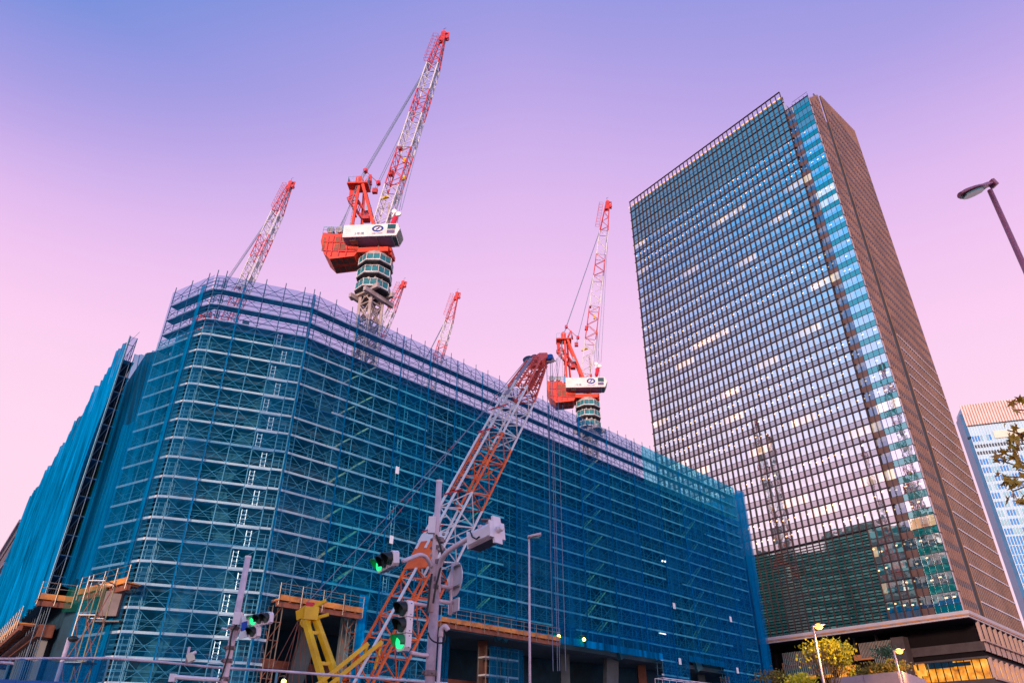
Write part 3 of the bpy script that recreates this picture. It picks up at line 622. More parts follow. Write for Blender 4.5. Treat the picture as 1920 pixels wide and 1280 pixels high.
def tower():
    t=thing('office_tower',(95.1,157,0),'tall glass office tower with brown stone fins on its right side','building')
    vis=glassmat('vision_glass',(.76,.9,.9),(.01,.12,.16),.84,.5,2.6,FZ,ZB,dF,warm=(1,.55,.24))
    visc=glassmat('corner_glass',(.84,.93,.96),(.02,.16,.18),.86,.45,1.8,FZ,ZB,dF,1.68,warm=(1,.62,.3))
    span=glassmat('spandrel_glass',(.55,.56,.58),(.09,.11,.12),.62); spanc=glassmat('teal_spandrel',(.3,.6,.58),(.0,.14,.14),.55)
    topg=glassmat('plant_glass',(.75,.68,.64),(.08,.15,.16),.62); stripg=glassmat('strip_glass',(.3,.4,.5),(.04,.05,.07),.6,.7,.8,FZ,ZB,dF,1.5); brn=pm('strip_brown',(.1,.055,.045),.2,.5,.4)
    fin=pm('bronze_fin',(.05,.028,.03),.25,.3,.75,spec=.1); ledge=pm('dark_transom',(.02,.02,.03),.2,.5,.4); stone=pm('brown_stone',(.07,.035,.03),.25,.12,.7,dirt=(.04,.022,.02)); fins_=pm('stone_fin_face',(.27,.135,.092),.2,.1,.7,dirt=(.17,.085,.062)); hole=pm('vent_slot',(.01,.01,.012),.2,1,.5)  # wall stone darker than its fins, the stripe shading put into the colour
    core=pm('tower_core',(.03,.04,.045),.2,.1,.7)
    b=-nF*.35
    # body
    foot=[G0+b+dF*.3,G0+b+dF*78,G0+dF*78+dS*46,G0+dS*46+dF*.3]
    MB().prism(foot[::-1],ZB-.2,188.5).build('core_body',core,t)
    foot2=[G0+b+dF*8.6,G0+b+dF*78,G0+dF*78+dS*46,G0+dF*8.6+dS*46]
    MB().prism(foot2[::-1],188.5,195.6).build('plant_storey',core,t)
    MB().prism([p for p in (G0+dF*78.1-nF*.2,G0+dF*78.1+dS*48,G0+dF*77.9+dS*48,G0+dF*77.9-nF*.2)],ZB,195.6).build('left_wall',topg,t)
    nfl=38; wins=[]; sp_m=MB(); spc=MB(); tg=MB(); stg=MB(); stb=MB()
    def pane(s0,s1,z0,z1,off=0,tilt=.004):
        a,b2=random.uniform(-tilt,tilt),random.uniform(-tilt,tilt); c=G0+dF*(s0+s1)/2+nF*off
        h=(s1-s0)/2; ax=unit(dF+nF*a)*h; az=unit(V(0,0,1)+nF*b2)*(z1-z0)/2; return c+V(0,0,(z0+z1)/2),ax,nF*.02,az
    main=[8.4+1.82*i for i in range(39)]; main[-1]=78.0
    corner=[0,1.4,2.9,4.35,5.5]; strip=[5.5,6.95,8.4]
    for k in range(nfl+1):
        z=ZB+FZ*k
        for i,(s0,s1) in enumerate(zip(main[:-1],main[1:])):
            if z<51 and s0>15.6: continue
            if k>=35:
                tg.ob(*pane(s0+.08,s1-.08,z+.15,min(z+FZ-.25,195.5),0)); continue
            wins.append((np.hypot(s0+30,z*1.2),pane(s0+.08,s1-.08,z+1.68,z+3.95),vis)); sp_m.ob(*pane(s0+.08,s1-.08,z+.12,z+1.6,0,.008))
        if k<nfl:
            for s0,s1 in zip(corner[:-1],corner[1:]):
                wins.append((np.hypot(s0+20,z*1.2)-15,pane(s0+.04,s1-.04,z+1.7,z+4.12,.02),visc) if k<35 else (9999,pane(s0+.04,s1-.04,z+1.7,z+4.12,.02),topg)); spc.ob(*pane(s0+.04,s1-.04,z+.06,z+1.62,.02,.008))
            for s0,s1 in zip(strip[:-1],strip[1:]):
                stg.ob(*pane(s0+.04,s1-.04,z+1.7,z+4.12,-.25)); stb.ob(*pane(s0+.02,s1-.02,z+.03,z+1.65,-.25))
    for z in (193.4,):
        for s0,s1 in zip(main[:-1],main[1:]): tg.ob(*pane(s0+.08,s1-.08,z,195.5))
    wins.sort(key=lambda q:q[0]); rest={}
    for i,(d_,p,mt) in enumerate(wins):
        if i<100: MB().ob(*p).build('window',mt,t)
        else: rest.setdefault(mt.name,(MB(),mt))[0].ob(*p)
    for m_,mt in rest.values(): m_.build('window',mt,t,kind='stuff')
    sp_m.build('spandrel',span,t,kind='stuff'); spc.build('spandrel',spanc,t,kind='stuff'); tg.build('plant_window',topg,t,kind='stuff'); stg.build('strip_window',stripg,t,kind='stuff'); stb.build('strip_panel',brn,t,kind='stuff')
    m=MB()
    for s in main: m.ob(G0+dF*s+nF*.2+V(0,0,(ZB+198.4)/2),dF*.085,nF*.22,V(0,0,(198.4-ZB)/2))
    m.build('fin',fin,t)
    m=MB()
    for s in corner+strip[1:-1]: m.ob(G0+dF*s+nF*.06+V(0,0,(ZB+189)/2),dF*.05,nF*.04,V(0,0,(189-ZB)/2))
    for k in range(nfl+1):
        z=ZB+FZ*k; m.ob(G0+dF*2.6+nF*.05+V(0,0,z),dF*2.75,nF*.06,V(0,0,.06)); m.ob(G0+dF*2.6+nF*.05+V(0,0,z+1.66),dF*2.75,nF*.05,V(0,0,.035))
    m.build('corner_frame',ledge,t)
    m=MB()
    for k in range(nfl+2):
        z=ZB+FZ*k
        if z>196: continue
        m.ob(G0+dF*43.2+nF*.1+V(0,0,z-.02),dF*(34.9+.5),nF*.2,V(0,0,.1))
        if not z<51: m.ob(G0+dF*43.2+nF*.05+V(0,0,z+1.64),dF*34.7,nF*.07,V(0,0,.04))
    m.build('transom',ledge,t)
    m=MB()                                              # louvred plant floors
    z=ZB+.4
    while z<51.0: m.ob(G0+dF*(46.8)+nF*.08+V(0,0,z),dF*31.1,nF*.12,V(0,0,.2)); z+=.7
    m.build('louvre',glassmat('louvre_metal',(.62,.72,.7),(.01,.09,.085),.7,rough=.04),t)
    # crown
    MB().bar(G0+dF*8.4+nF*.2+V(0,0,198.4),G0+dF*78.3+nF*.2+V(0,0,198.4),.5,.22).build('crown_rail',fin,t)
    m=MB()
    for s in main[::1]: m.ob(G0+dF*(s+.9)-nF*.5+V(0,0,196.6),dF*.55,nF*.1,V(0,0,.22))
    m.build('crown_lamp',emit('crown_lamp',(1,.45,.12),1.6),t)
    MB().ob(G0+dF*43.2-nF*1.2+V(0,0,196.3),dF*34.8,nF*.15,V(0,0,.7)).build('parapet',stone,t)
    MB().quad(G0+dF*8.5+V(0,0,188.6),G0+dF*8.5+dS*7+V(0,0,188.6),G0+dF*8.5+dS*7+V(0,0,193),G0+dF*8.5+nF*.3+V(0,0,198.4)).build('crown_end_screen',pm('pale_screen',(.5,.5,.62),.05,.5,.3),t)
    MB().bar(G0+nF*.1+V(0,0,189),G0+dF*8.4+nF*.1+V(0,0,189),.3,.2).build('corner_rail',ledge,t)
    m=MB(); 
    for s in (0,1.4,2.9,4.35,5.5,7,8.3): m.bar(G0+dF*s+nF*.05+V(0,0,187),G0+dF*s+nF*.05+V(0,0,190),.12)
    m.build('corner_screen',ledge,t)
    # brown stone side
    wall=[G0+dS*.9,G0+dS*12.2,G0+dS*12.2-nS*.5,G0-nS*.5+dS*.9]
    ztop=[188.6,199.6,199.6,188.6]
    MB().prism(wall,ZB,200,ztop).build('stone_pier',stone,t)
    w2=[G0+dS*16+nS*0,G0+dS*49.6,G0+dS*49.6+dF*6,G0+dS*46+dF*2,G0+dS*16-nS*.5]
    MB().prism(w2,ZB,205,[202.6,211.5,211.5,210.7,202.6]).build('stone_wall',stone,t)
    MB().prism([G0+dS*11.7-nS*.8,G0+dS*16.2-nS*.8,G0+dS*16.2-nS*1.2,G0+dS*11.7-nS*1.2],ZB,200.8).build('recess_wall',pm('dark_recess',(.1,.07,.06),.2,.3,.6),t)
    edge=pm('corner_trim',(.5,.44,.48),.1,.5,.3)
    MB().ob(G0+dS*.45+nS*.0+V(0,0,(ZB+189)/2),dS*.42,nS*.03,V(0,0,(189-ZB)/2)).build('corner_trim',edge,t)
    m=MB()
    for k in range(nfl): m.bar(G0+nF*.1+V(0,0,ZB+FZ*k),G0+dS*1.1+nS*.25+V(0,0,ZB+FZ*k-.0),.14)
    m.build('corner_ledge',ledge,t)
    m=MB()
    for i in range(8):
        s=1.3+i*1.5; h=188.6+.973*(s-.9); m.ob(G0+dS*s+nS*.06+V(0,0,(ZB+h)/2),dS*.38,nS*.06,V(0,0,(h-ZB)/2))
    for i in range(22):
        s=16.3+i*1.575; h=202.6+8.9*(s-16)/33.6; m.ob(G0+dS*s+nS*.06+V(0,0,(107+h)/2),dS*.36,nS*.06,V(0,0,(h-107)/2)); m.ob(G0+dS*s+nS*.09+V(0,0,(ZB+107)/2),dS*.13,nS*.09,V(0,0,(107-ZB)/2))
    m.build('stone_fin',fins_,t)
    m=MB()
    for k in range(nfl+3):
        z=ZB+FZ*k+2.4
        for i in range(7):
            s=2.05+i*1.5
            if z<186+s: m.ob(G0+dS*s+nS*.07+V(0,0,z),dS*.42,nS*.07,V(0,0,.65))
        for i in range(21):
            s=17.09+i*1.575
            if 106<z<198+.25*(s-16): m.ob(G0+dS*s+nS*.07+V(0,0,z),dS*.5,nS*.07,V(0,0,.7))
    m.build('vent_slot',hole,t,kind='stuff')
    sg=glassmat('side_glass',(.55,.6,.62),(.02,.03,.035),.45)
    m=MB()
    for i in range(21): s=17.09+i*1.575; m.ob(G0+dS*s+nS*.03+V(0,0,(ZB+105.8)/2),dS*.62,nS*.03,V(0,0,(105.8-ZB)/2))
    m.build('side_glazing',sg,t)
    m=MB()
    for k in range(19): m.bar(G0+dS*16.2+nS*.2+V(0,0,ZB+FZ*k),G0+dS*49.6+nS*.2+V(0,0,ZB+FZ*k),.1,.3)
    m.build('side_ledge',edge,t)
    # canopy and podium
    grn=pm('canopy_edge',(.4,.33,.34),.12,.4,.6); cop=pm('copper_strip',(.45,.17,.06),.2,.6,.4); dk=pm('soffit',(.01,.007,.008),.2,.3,.9,spec=.05); pst=pm('podium_stone',(.06,.046,.045),.25,.5,.8,spec=.15,dirt=(.05,.035,.035)); pale=pm('pale_frame',(.38,.23,.18),.15,.5,.7)  # near-black soffit tone stands in for the shade under the canopy
    def rim(o,z0,z1,name,mt,inn=3):
        A=G0+nF*o+nS*o; m_=MB(); m_.prism([A+dF*88,A,A+dS*75,A+dS*75-nS*inn,A-nS*inn-nF*inn,A+dF*88-nF*inn][::-1],z0,z1); return m_.build(name,mt,t)
    rim(1.5,29.75,30.45,'canopy_edge',grn); rim(1.42,29.5,29.74,'copper_strip',cop); rim(1.2,29.1,29.49,'canopy_edge',grn)
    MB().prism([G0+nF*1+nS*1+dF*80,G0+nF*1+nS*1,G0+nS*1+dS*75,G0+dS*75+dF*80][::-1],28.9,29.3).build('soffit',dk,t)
    return t,dict(grn=grn,cop=cop,dk=dk,pst=pst,pale=pale,fin=fin)
TW,TM=tower()
def podium():
    t=thing('podium_building',(99,160,0),'dark stone podium with amber lit shopfronts beneath the glass tower','building')
    Q=V(99,160,0); lit=emit('amber_interior',(1,.42,.03),1.15,(.3,.15,.05)); 
    m_,tt,bb,oo=nodes('amber_room'); nn=tt.nodes.new('ShaderNodeTexNoise'); nn.inputs['Scale'].default_value=.55; nn.inputs['Detail'].default_value=5; tcn=tt.nodes.new('ShaderNodeTexCoord'); tt.links.new(tcn.outputs['Object'],nn.inputs['Vector'])
    rr=tt.nodes.new('ShaderNodeValToRGB'); tt.links.new(nn.outputs[0],rr.inputs[0]); rr.color_ramp.elements[0].position=.32; rr.color_ramp.elements[0].color=(.18,.04,.0,1); rr.color_ramp.elements[1].position=.66; rr.color_ramp.elements[1].color=(1,.5,.08,1)
    e_=rr.color_ramp.elements.new(.5); e_.color=(.85,.28,.01,1)
    tt.links.new(rr.outputs[0],bb.inputs['Emission Color']); bb.inputs['Emission Strength'].default_value=1.15; bb.inputs['Base Color'].default_value=(.1,.05,.02,1); lit=m_
    dg=glassmat('shop_glass',(.3,.45,.5),(.01,.03,.035),.4); tealp=glassmat('balcony_glass',(.35,.6,.62),(.02,.1,.11),.4,rough=.1)
    P=TM
    # corner block
    foot=lambda o,a=0:[Q+nF*o+nS*o+dF*16,Q+nF*o+nS*o,Q+nF*o+nS*o+dS*60,Q+dS*60+dF*16][::-1]
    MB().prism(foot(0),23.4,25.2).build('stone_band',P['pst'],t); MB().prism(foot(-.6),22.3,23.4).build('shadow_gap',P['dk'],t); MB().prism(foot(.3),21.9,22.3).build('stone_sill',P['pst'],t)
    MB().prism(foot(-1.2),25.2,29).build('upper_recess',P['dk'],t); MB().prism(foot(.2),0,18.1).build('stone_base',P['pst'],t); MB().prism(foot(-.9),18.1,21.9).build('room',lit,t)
    m=MB()
    for i in range(11): s=.1+i*1.55; m.ob(Q+dF*s+V(0,0,20),dF*.06,nF*.12,V(0,0,1.9))
    m.build('window_mullion',P['dk'],t); MB().ob(Q+dF*12+nF*.02+V(0,0,21.3),dF*5,nF*.03,V(0,0,.6)).build('fascia_glass',dg,t)
    MB().ob(Q+dF*8+nF*.02+V(0,0,21.2),dF*4.5,nF*.02,V(0,0,.4)).build('fascia_glass',dg,t)
    for i in range(16): 
        s=.4+i*4.1
        MB().ob(Q+dS*s+nS*.05+V(0,0,27.1),dS*.55,nS*.25,V(0,0,2.0)).build('frame_pier',P['pale'],t)
        MB().ob(Q+dS*(s+.1)+nS*.25+V(0,0,20.1),dS*.45,nS*.3,V(0,0,1.9)).build('frame_pier',P['pale'],t)
        MB().ob(Q+dS*(s+2)-nS*.0+V(0,0,24.2),dS*1.4,nS*.08,V(0,0,.9)).build('frame_panel',P['pale'],t)
    MB().ob(Q+dS*30+nS*.4+V(0,0,25.3),dS*30,nS*.15,V(0,0,.15)).build('frame_rail',P['pale'],t); MB().ob(Q+dS*30+nS*.5+V(0,0,18.0),dS*30,nS*.15,V(0,0,.18)).build('frame_rail',P['pale'],t)
    # wing to the left, set back
    R0=Q+dF*16-nF*1.5; az=-37.7
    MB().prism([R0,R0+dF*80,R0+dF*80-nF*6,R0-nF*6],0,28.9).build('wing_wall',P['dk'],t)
    def pb(x0,x1,y0,y1,off,mt,name,th=.3):
        a=onp(x0,y0,R0+nF*off,az); b=onp(x1,y1,R0+nF*off,az); c=(a+b)/2; th=.04 if name=='lamp_strip' else th; h=abs((b-a)[:2].dot(dF[:2]))/2; zt,zb_=a[2],b[2]
        MB().ob(c,dF*h,nF*th,V(0,0,abs(zt-zb_)/2)).build(name,mt,t); return c,h,abs(zt-zb_)/2
    def ribs(c,h,v,n,off=.35):
        m=MB()
        for i in range(n): m.ob(c+dF*(-h+2*h*(i+.5)/n)+nF*off,dF*.06,nF*.04,V(0,0,v))
        m.build('balcony_rib',P['pale'],t)
    c=pb(1610,1684,1206,1226,1.6,tealp,'balcony_glass'); ribs(*c,24)
    c=pb(1640,1700,1231,1246,1.6,tealp,'balcony_glass'); ribs(*c,16)
    c=pb(1467,1545,1224,1241,3,tealp,'balcony_glass'); ribs(*c,22)
    c=pb(1470,1560,1246,1262,3,tealp,'balcony_glass'); ribs(*c,22)
    pb(1466,1560,1242.5,1245,3.1,P['cop'],'lamp_strip'); pb(1600,1682,1228,1230,1.8,P['cop'],'lamp_strip')
    for x0,x1,y0,y1 in ((1570,1608,1249,1270),(1545,1562,1252,1268),(1722,1738,1244,1266),(1630,1661,1248,1262),(1694,1721,1248,1264),(1476,1496,1266,1275),(1512,1530,1262,1272)): pb(x0,x1,y0,y1,2.4,lit,'lit_window')
    pb(1674,1716,1196,1268,3.2,P['pst'],'stone_block',1.2)
    for px in (1500,1597,1640): pb(px,px+7,1180,1215,1.2,P['pst'],'column',.5)
    pb(1452,1466,1225,1280,2.4,P['dk'],'end_pier')
podium()
def planter():
    a=atD(1560,1271,74); b=atD(1686,1258,68); c=atD(1732,1274,80)
    pg=pm('pink_granite',(.55,.36,.36),.12,1.2,.6); t=thing('granite_wall',(b[0],b[1],0),'long pale pink granite wall in front of the podium with shrubs on top','wall')
    for p,q in ((a,b),(b,c)):
        d=unit((q-p)*V(1,1,0)); n=V(d[1],-d[0],0); L_=np.linalg.norm((q-p)[:2]); k=max(2,int(L_/2.4))
        for i in range(k):
            m0=p+(q-p)*(i+.5)/k; MB().ob(V(m0[0],m0[1],m0[2]/2),d*(L_/k/2-.02),n*.2,V(0,0,m0[2]/2)).build('granite_panel',pg,t)
    def shrub(px,y,D,lab,mt,r):
        p=atD(px,y,D); m=MB()
        for i in range(420):
            q=p+V(random.gauss(0,r),random.gauss(0,r*.6),random.gauss(0,r*.42)); a_=unit(V(random.gauss(0,1),random.gauss(0,1),random.gauss(0,1)))*.13; b_=unit(np.cross(a_,V(random.random(),1,.3)))*.08
            m.quad(q-a_,q+b_,q+a_,q-b_)
        tt=thing('shrub',(p[0],p[1],p[2]-.8),lab,'shrub','shrubs on the granite wall'); m.build('foliage',mt,tt)
        s=MB()
        for i in range(5): s.bar(p+V(random.uniform(-.4,.4),0,-1.2),p+V(random.uniform(-.6,.6),0,.3),.05)
        s.build('stem',MT['bark'],tt)
    shrub(1650,1252,72,'bushy green shrub over the middle of the pink granite wall',MT['leafg'],.6)
    shrub(1678,1250,71,'green shrub above the corner of the pink granite wall',MT['leafg'],.55)
    shrub(1615,1262,74,'low green shrub near the yellow tree on the granite wall',MT['leafg'],.5)
    shrub(1500,1274,80,'yellow green bush beside the blue end sheet',MT['leafy'],.7)
    shrub(1452,1268,85,'dark green bush squeezed beside the scaffold end',MT['leafg'],.9)
    shrub(1662,1222,95,'round dark green shrub in front of the balcony glass',pm('dark_green_leaf',(.04,.09,.04),.5,2,.6),.75)  # a darker leaf green for this shrub
planter()
# ------------------------------------------------------------------ distant tower on the right
def far_tower():
    C=atD(1799,757,300); t=thing('distant_tower',(C[0],C[1],0),'distant pale blue tower with a brown louvred top at the right edge','building')
    d=dirv(109.6); n=V(d[1],-d[0],0)*1.0
    if n[1]>0: n=-n
    C=V(C[0],C[1],0); zt=148.0; L_=62
    wh=pm('white_mullion',(.6,.68,.78),.06,.3,.5); bl=glassmat('blue_glass',(.12,.42,.75),(.01,.12,.3),.6); te=glassmat('teal_glass',(.4,.75,.75),(.05,.25,.27),.6); br=pm('brown_louvre',(.42,.25,.19),.2,.2,.6); pn=pm('pink_louvre',(.75,.55,.52),.1,.3,.6); dk=pm('dark_slot',(.01,.03,.05),.2,1,.4); cr=pm('cream_band',(.62,.6,.48),.08,.4,.6)
    b2=C-n*40; MB().prism([C,C+d*L_,C+d*L_-n*12,C-n*12],0,zt-1).build('tower_body',pm('pale_panel',(.38,.55,.66),.05,.2,.5),t)
    def z_at(y,x): return float(onp(x,y,C,109.6)[2])
    zl=z_at(799,1812); zw=z_at(806,1813)
    m=MB(); m2=MB(); m3=MB(); k=int(L_/1.13)
    for i in range(k+1):
        s=i*1.13; m.ob(C+d*s+n*.25+V(0,0,(zt+zl)/2),d*.28,n*.22,V(0,0,(zt-zl)/2)); 
        m3.ob(C+d*s+n*.15+V(0,0,zl/2),d*.1,n*.12,V(0,0,zl/2))
    m.build('louvre_fin',pn,t); m3.build('mullion',wh,t); MB().ob(C+d*L_/2+n*.05+V(0,0,(zt+zl)/2),d*L_/2,n*.04,V(0,0,(zt-zl)/2)).build('louvre_back',br,t)
    MB().ob(C+d*L_/2+n*.5+V(0,0,zl-.1),d*L_/2,n*.1,V(0,0,.2)).build('louvre_sill',dk,t)
    z=zl-1.2; r=0; count=0; rest=MB(); dkw=MB(); tw=MB()
    while z>4:
        for i in range(k):
            s=(i+.5)*1.13; c=C+d*s+n*.1+V(0,0,z-1.3)
            if r in(0,): m_=None
            elif r==1 and i>6: m_=None
            elif r in(2,3): m_=dkw; c=c+V(0,0,.2)
            elif r<13: m_= rest if (i//3+ (r//2)%2)%2==0 else tw if (i*7+r)%5<4 else None
            else: m_=rest
            if m_ is None: continue
            hh=.75 if m_ is dkw else 1.25 if r<13 else 1.75
            if m_ is rest and count<100 and r<30 and s<34: MB().ob(c,d*.36,n*.05,V(0,0,hh)).build('window',bl,t); count+=1
            else: m_.ob(c,d*.36,n*.05,V(0,0,hh))
        z-=3.9 if r not in(2,) else 3.2; r+=1
    rest.build('window',bl,t,kind='stuff'); tw.build('window',te,t,kind='stuff'); dkw.build('vent_opening',dk,t,kind='stuff')
    MB().ob(C+d*36+n*.35+V(0,0,zl-5.6),d*27,n*.25,V(0,0,1.7)).build('cream_band',cr,t)
    # chamfered left edge
    e=C-d*1.2-n*1.2; m=MB(); m.prism([C,e,e-n*9,C-n*11],0,zt-4); m.build('chamfer',pm('chamfer_blue',(.05,.17,.32),.2,.2,.3),t)
    m=MB(); m.prism([C+n*.1,e+V(-.2,-.1,0),e+V(-.2,-.1,0)+n*.3,C+n*.35],zl-6,zl-5); m.build('chamfer_joint',dk,t)
    MB().ob(C+d*26+n*.5+V(0,0,z_at(884,1894)),d*2.2,n*.4,V(0,0,2.6)).build('dark_bay',te,t)
far_tower()
# ------------------------------------------------------------------ building at the left edge
def left_building():
    C=atD(46,970,150); t=thing('brown_building',(C[0],C[1],0),'brown building with pale rounded ledges at the far left edge','building')
    zt=float(C[2]); C=V(C[0],C[1],0); d=dA; n=V(-.793,-.609,0); dk=pm('brown_cladding',(.12,.07,.07),.2,.2,.5); pl=pm('pale_ledge',(.6,.45,.48),.1,.5,.5); gl=glassmat('left_glass',(.5,.55,.6),(.05,.06,.07),.6)
    foot=[C,C+d*70,C+d*70-n*20,C-n*20]
    MB().prism([p-n*1.5 for p in foot],0,zt-.5).build('wall',gl,t)
    for i,(a,b,o) in enumerate(((0,6.0,0),)):
        MB().prism([C+n*o-d*-2.5,C+n*o+d*70,C-n*20+d*70,C-n*20,C-n*2.5],zt-b,zt-a).build('roof_band',dk,t)
    for dz in (.2,9.2,14.5,20):
        MB().prism([C+n*.7+d*2.5,C+n*.7+d*70,C+d*70-n*20,C-n*20-d*.6,C-n*2.5-d*.6],zt-dz-.35,zt-dz+.3).build('ledge',pl,t)
        MB().prism([C+n*.2+d*2.5,C+n*.2+d*70,C+d*70-n*20,C-n*20,C-n*2.5],zt-dz-2.4,zt-dz-.36).build('cladding_band',dk,t)
left_building()
# building across the street behind the viewer, seen only as a reflection in the tower glass
def reflected():
    for cx,cy,w_,d_,h,lab in ((-67,181,14,67,82,'teal office block hidden behind the netted building'),(-82,190,13,45,80,'lower teal office block hidden behind the netted building'),(-153,80,34,118,112,'teal office block beyond the left edge of the street'),(-45,-75,38,40,70,'low office block across the street behind the viewer')):
        t=thing('office_block',(cx,cy,0),lab,'building'); MB().box((cx-w_/2,cy-d_/2,0),(cx+w_/2,cy+d_/2,h)).build('wall',pm('block_wall',(.01,.16,.14),.5,.08,.6),t)
        m=MB()
        for k in range(int(h/4)): m.box((cx-w_/2-.15,cy-d_/2-.15,2+4*k),(cx+w_/2+.15,cy+d_/2+.15,3.6+4*k))
        m.build('window_band',glassmat('band_glass',(.3,.6,.55),(.01,.24,.21),.35),t)
reflected()
# ------------------------------------------------------------------ tower cranes
def lattice(m,A,B,sd,w0,w1,n,ch,br,h0=None,h1=None,chords=True):
    A=np.array(A,float);B=np.array(B,float); d=unit(B-A); sd=unit(sd-d*np.dot(sd,d)); up=np.cross(d,sd); h0=w0 if h0 is None else h0; h1=w1 if h1 is None else h1
    def ring(t):
        c=A+(B-A)*t; w=(w0+(w1-w0)*t)/2; h=(h0+(h1-h0)*t)/2
        return [c-sd*w-up*h,c+sd*w-up*h,c+sd*w+up*h,c-sd*w+up*h]
    R=[ring(i/n) for i in range(n+1)]
    for i in range(n):
        for k in range(4):
            if chords: m.bar(R[i][k],R[i+1][k],ch)
            k2=(k+1)%4
            a,b=(R[i][k],R[i+1][k2]) if (i+k)%2 else (R[i][k2],R[i+1][k])
            m.bar(a,b,br); 
            if k%2==0: m.bar(R[i][k],R[i][k2],br)
            mid=(R[i][k]+R[i+1][k2]+R[i][k2]+R[i+1][k])/4
            if k in(0,2): m.bar(R[i][k] if (i+k)%2==0 else R[i][k2],mid,br*.8)
    for k in range(4): m.bar(R[n][k],R[n][(k+1)%4],br); m.bar(R[0][k],R[0][(k+1)%4],br)
    return R
def tower_crane(cx,cy,az,tip,label,num=None,zoff=0.0,full=True):
    t=thing('tower_crane',(cx,cy,36+zoff),label,'tower crane','red and white luffing tower cranes')
    f=dirv(az); s=V(f[1],-f[0],0)
    def P(a,b,z): return V(cx,cy,zoff)+f*a+s*b+V(0,0,z)
    # mast of plated bays with ring hubs
    yaw=dirv(az+32); ys=V(yaw[1],-yaw[0],0)
    m=MB(); w=1.15
    cor=[yaw*w+ys*w,yaw*w-ys*w,-yaw*w-ys*w,-yaw*w+ys*w]
    for c_ in cor: m.bar(V(cx,cy,zoff+(-36 if False else 30))+c_,V(cx,cy,zoff+64)+c_,.42)
    z=30.0
    while z<61:
        for i in range(4):
            a=cor[i];b=cor[(i+1)%4]; O=V(cx,cy,zoff); mid=(a+b)/2; h=3.0
            for p in (a+V(0,0,z),b+V(0,0,z),a+V(0,0,z+h),b+V(0,0,z+h)): m.bar(O+p,O+mid+V(0,0,z+h/2),.17)
            m.bar(O+a+V(0,0,z),O+b+V(0,0,z),.2)
            prev=None; ev=unit(b-a)
            for q in range(9):
                t_=q*math.pi/4; p=O+mid+V(0,0,z+h/2)+ev*.42*math.cos(t_)+V(0,0,.42*math.sin(t_))
                if prev is not None: m.bar(prev,p,.14)
                prev=p
        z+=3.0
    m.build('mast',MT['mast'],t)
    MB().tube(V(cx,cy,0),V(cx,cy,30+zoff),1.5,8).build('mast_base',MT['mast'],t)
    # skewed climbing beams
    m=MB()
    for o in (-1.5,1.5):
        O=V(cx,cy,zoff); m.bar(O+ys*o-yaw*2.9+V(0,0,61.9),O+ys*o+yaw*2.9+V(0,0,61.9),.5,.8); m.bar(O+yaw*o-ys*2.9+V(0,0,61.1),O+yaw*o+ys*2.9+V(0,0,61.1),.5,.7)
    m.build('climbing_beam',MT['mast'],t)
    # platforms
    for i,z in enumerate((62.2,64.6,66.9)):
        r=2.65; n=8; ring=[V(cx,cy,zoff)+r*V(math.cos(2*math.pi*(k+.5)/n),math.sin(2*math.pi*(k+.5)/n),0) for k in range(n)]
        pl=MB(); pl.prism([(p[0],p[1]) for p in ring],z+zoff-.25,z+zoff); D=pl.build('cage_platform',MT['dark'],t)
        g=MB();rl=MB()
        for a,b in zip(ring,ring[1:]+ring[:1]):
            d=unit(b-a); g.ob((a+b)/2+V(0,0,z+.6),(b-a)/2*.9,np.cross(d,V(0,0,1))*.02,V(0,0,.5))
            rl.bar(a+V(0,0,z+1.25),b+V(0,0,z+1.25),.07); rl.bar(a+V(0,0,z+.02),b+V(0,0,z+.02),.16,.2)
            c=(a+b)/2; MB().bar(a+V(0,0,z),a+V(0,0,z+1.25),.08).build('rail_post',MT['white'],D); MB().bar(c+V(0,0,z),c+V(0,0,z+1.25),.06).build('rail_post',MT['white'],D)
        g.build('guard_panel',MT['teal'],D); rl.build('guard_rail',MT['white'],D)
    m=MB(); m.tube(V(cx,cy,62+zoff),V(cx,cy,68.5+zoff),1.25,10); m.build('turntable_column',MT['mast'],t)
    m=MB()
    for k in range(10):
        a=k*math.pi/5
        for z in (63.9,66.5): p=V(cx,cy,zoff)+V(math.cos(a),math.sin(a),0)*1.6; m.tube(p+V(0,0,z-.7),p+V(0,0,z+1.0),.11,6); m.ball(p+V(0,0,z+.3),.24,6)
    m.build('jack_ring',MT['white'],t)
    m=MB(); m.tube(V(cx,cy,68.0+zoff),V(cx,cy,68.9+zoff),2.1,16); m.build('slewing_ring',MT['mast'],t)
    _P=P
    def P(a,b,z): return _P(a-.4,b,z-1.3)
    # slewing frame and counterweight
    m=MB(); m.ob(P(-1.2,0,70.55),f*3.7,s*1.9,V(0,0,.42)); m.ob(P(2.3,0,70.9),f*.6,s*1.4,V(0,0,.35)); m.ob(P(2.5,.6,70.4),f*.4,s*.5,V(0,0,.4)); m.build('slewing_frame',MT['ored'],t)
    prof=[(-8.1,74.2),(-8.2,72.4),(-7.5,70.3),(-6.3,69.0),(-2.6,69.4),(-2.2,70.2),(-2.2,72.0),(-4.4,73.6)]
    m=MB(); m.ext([P(a,-1.9,z) for a,z in prof][::-1],s*3.8); m.build('counterweight_box',MT['ored'],t)
    for a0,a1 in ((-7.8,-7.45),(-5.9,-5.2),(-4.9,-4.2)):
        for z0,z1 in ((70.6,71.8),(72.0,73.2)): MB().ob(P((a0+a1)/2,1.91,(z0+z1)/2),f*(a1-a0)/2,s*.03,V(0,0,(z1-z0)/2)).build('weight_opening',MT['rust'],t)
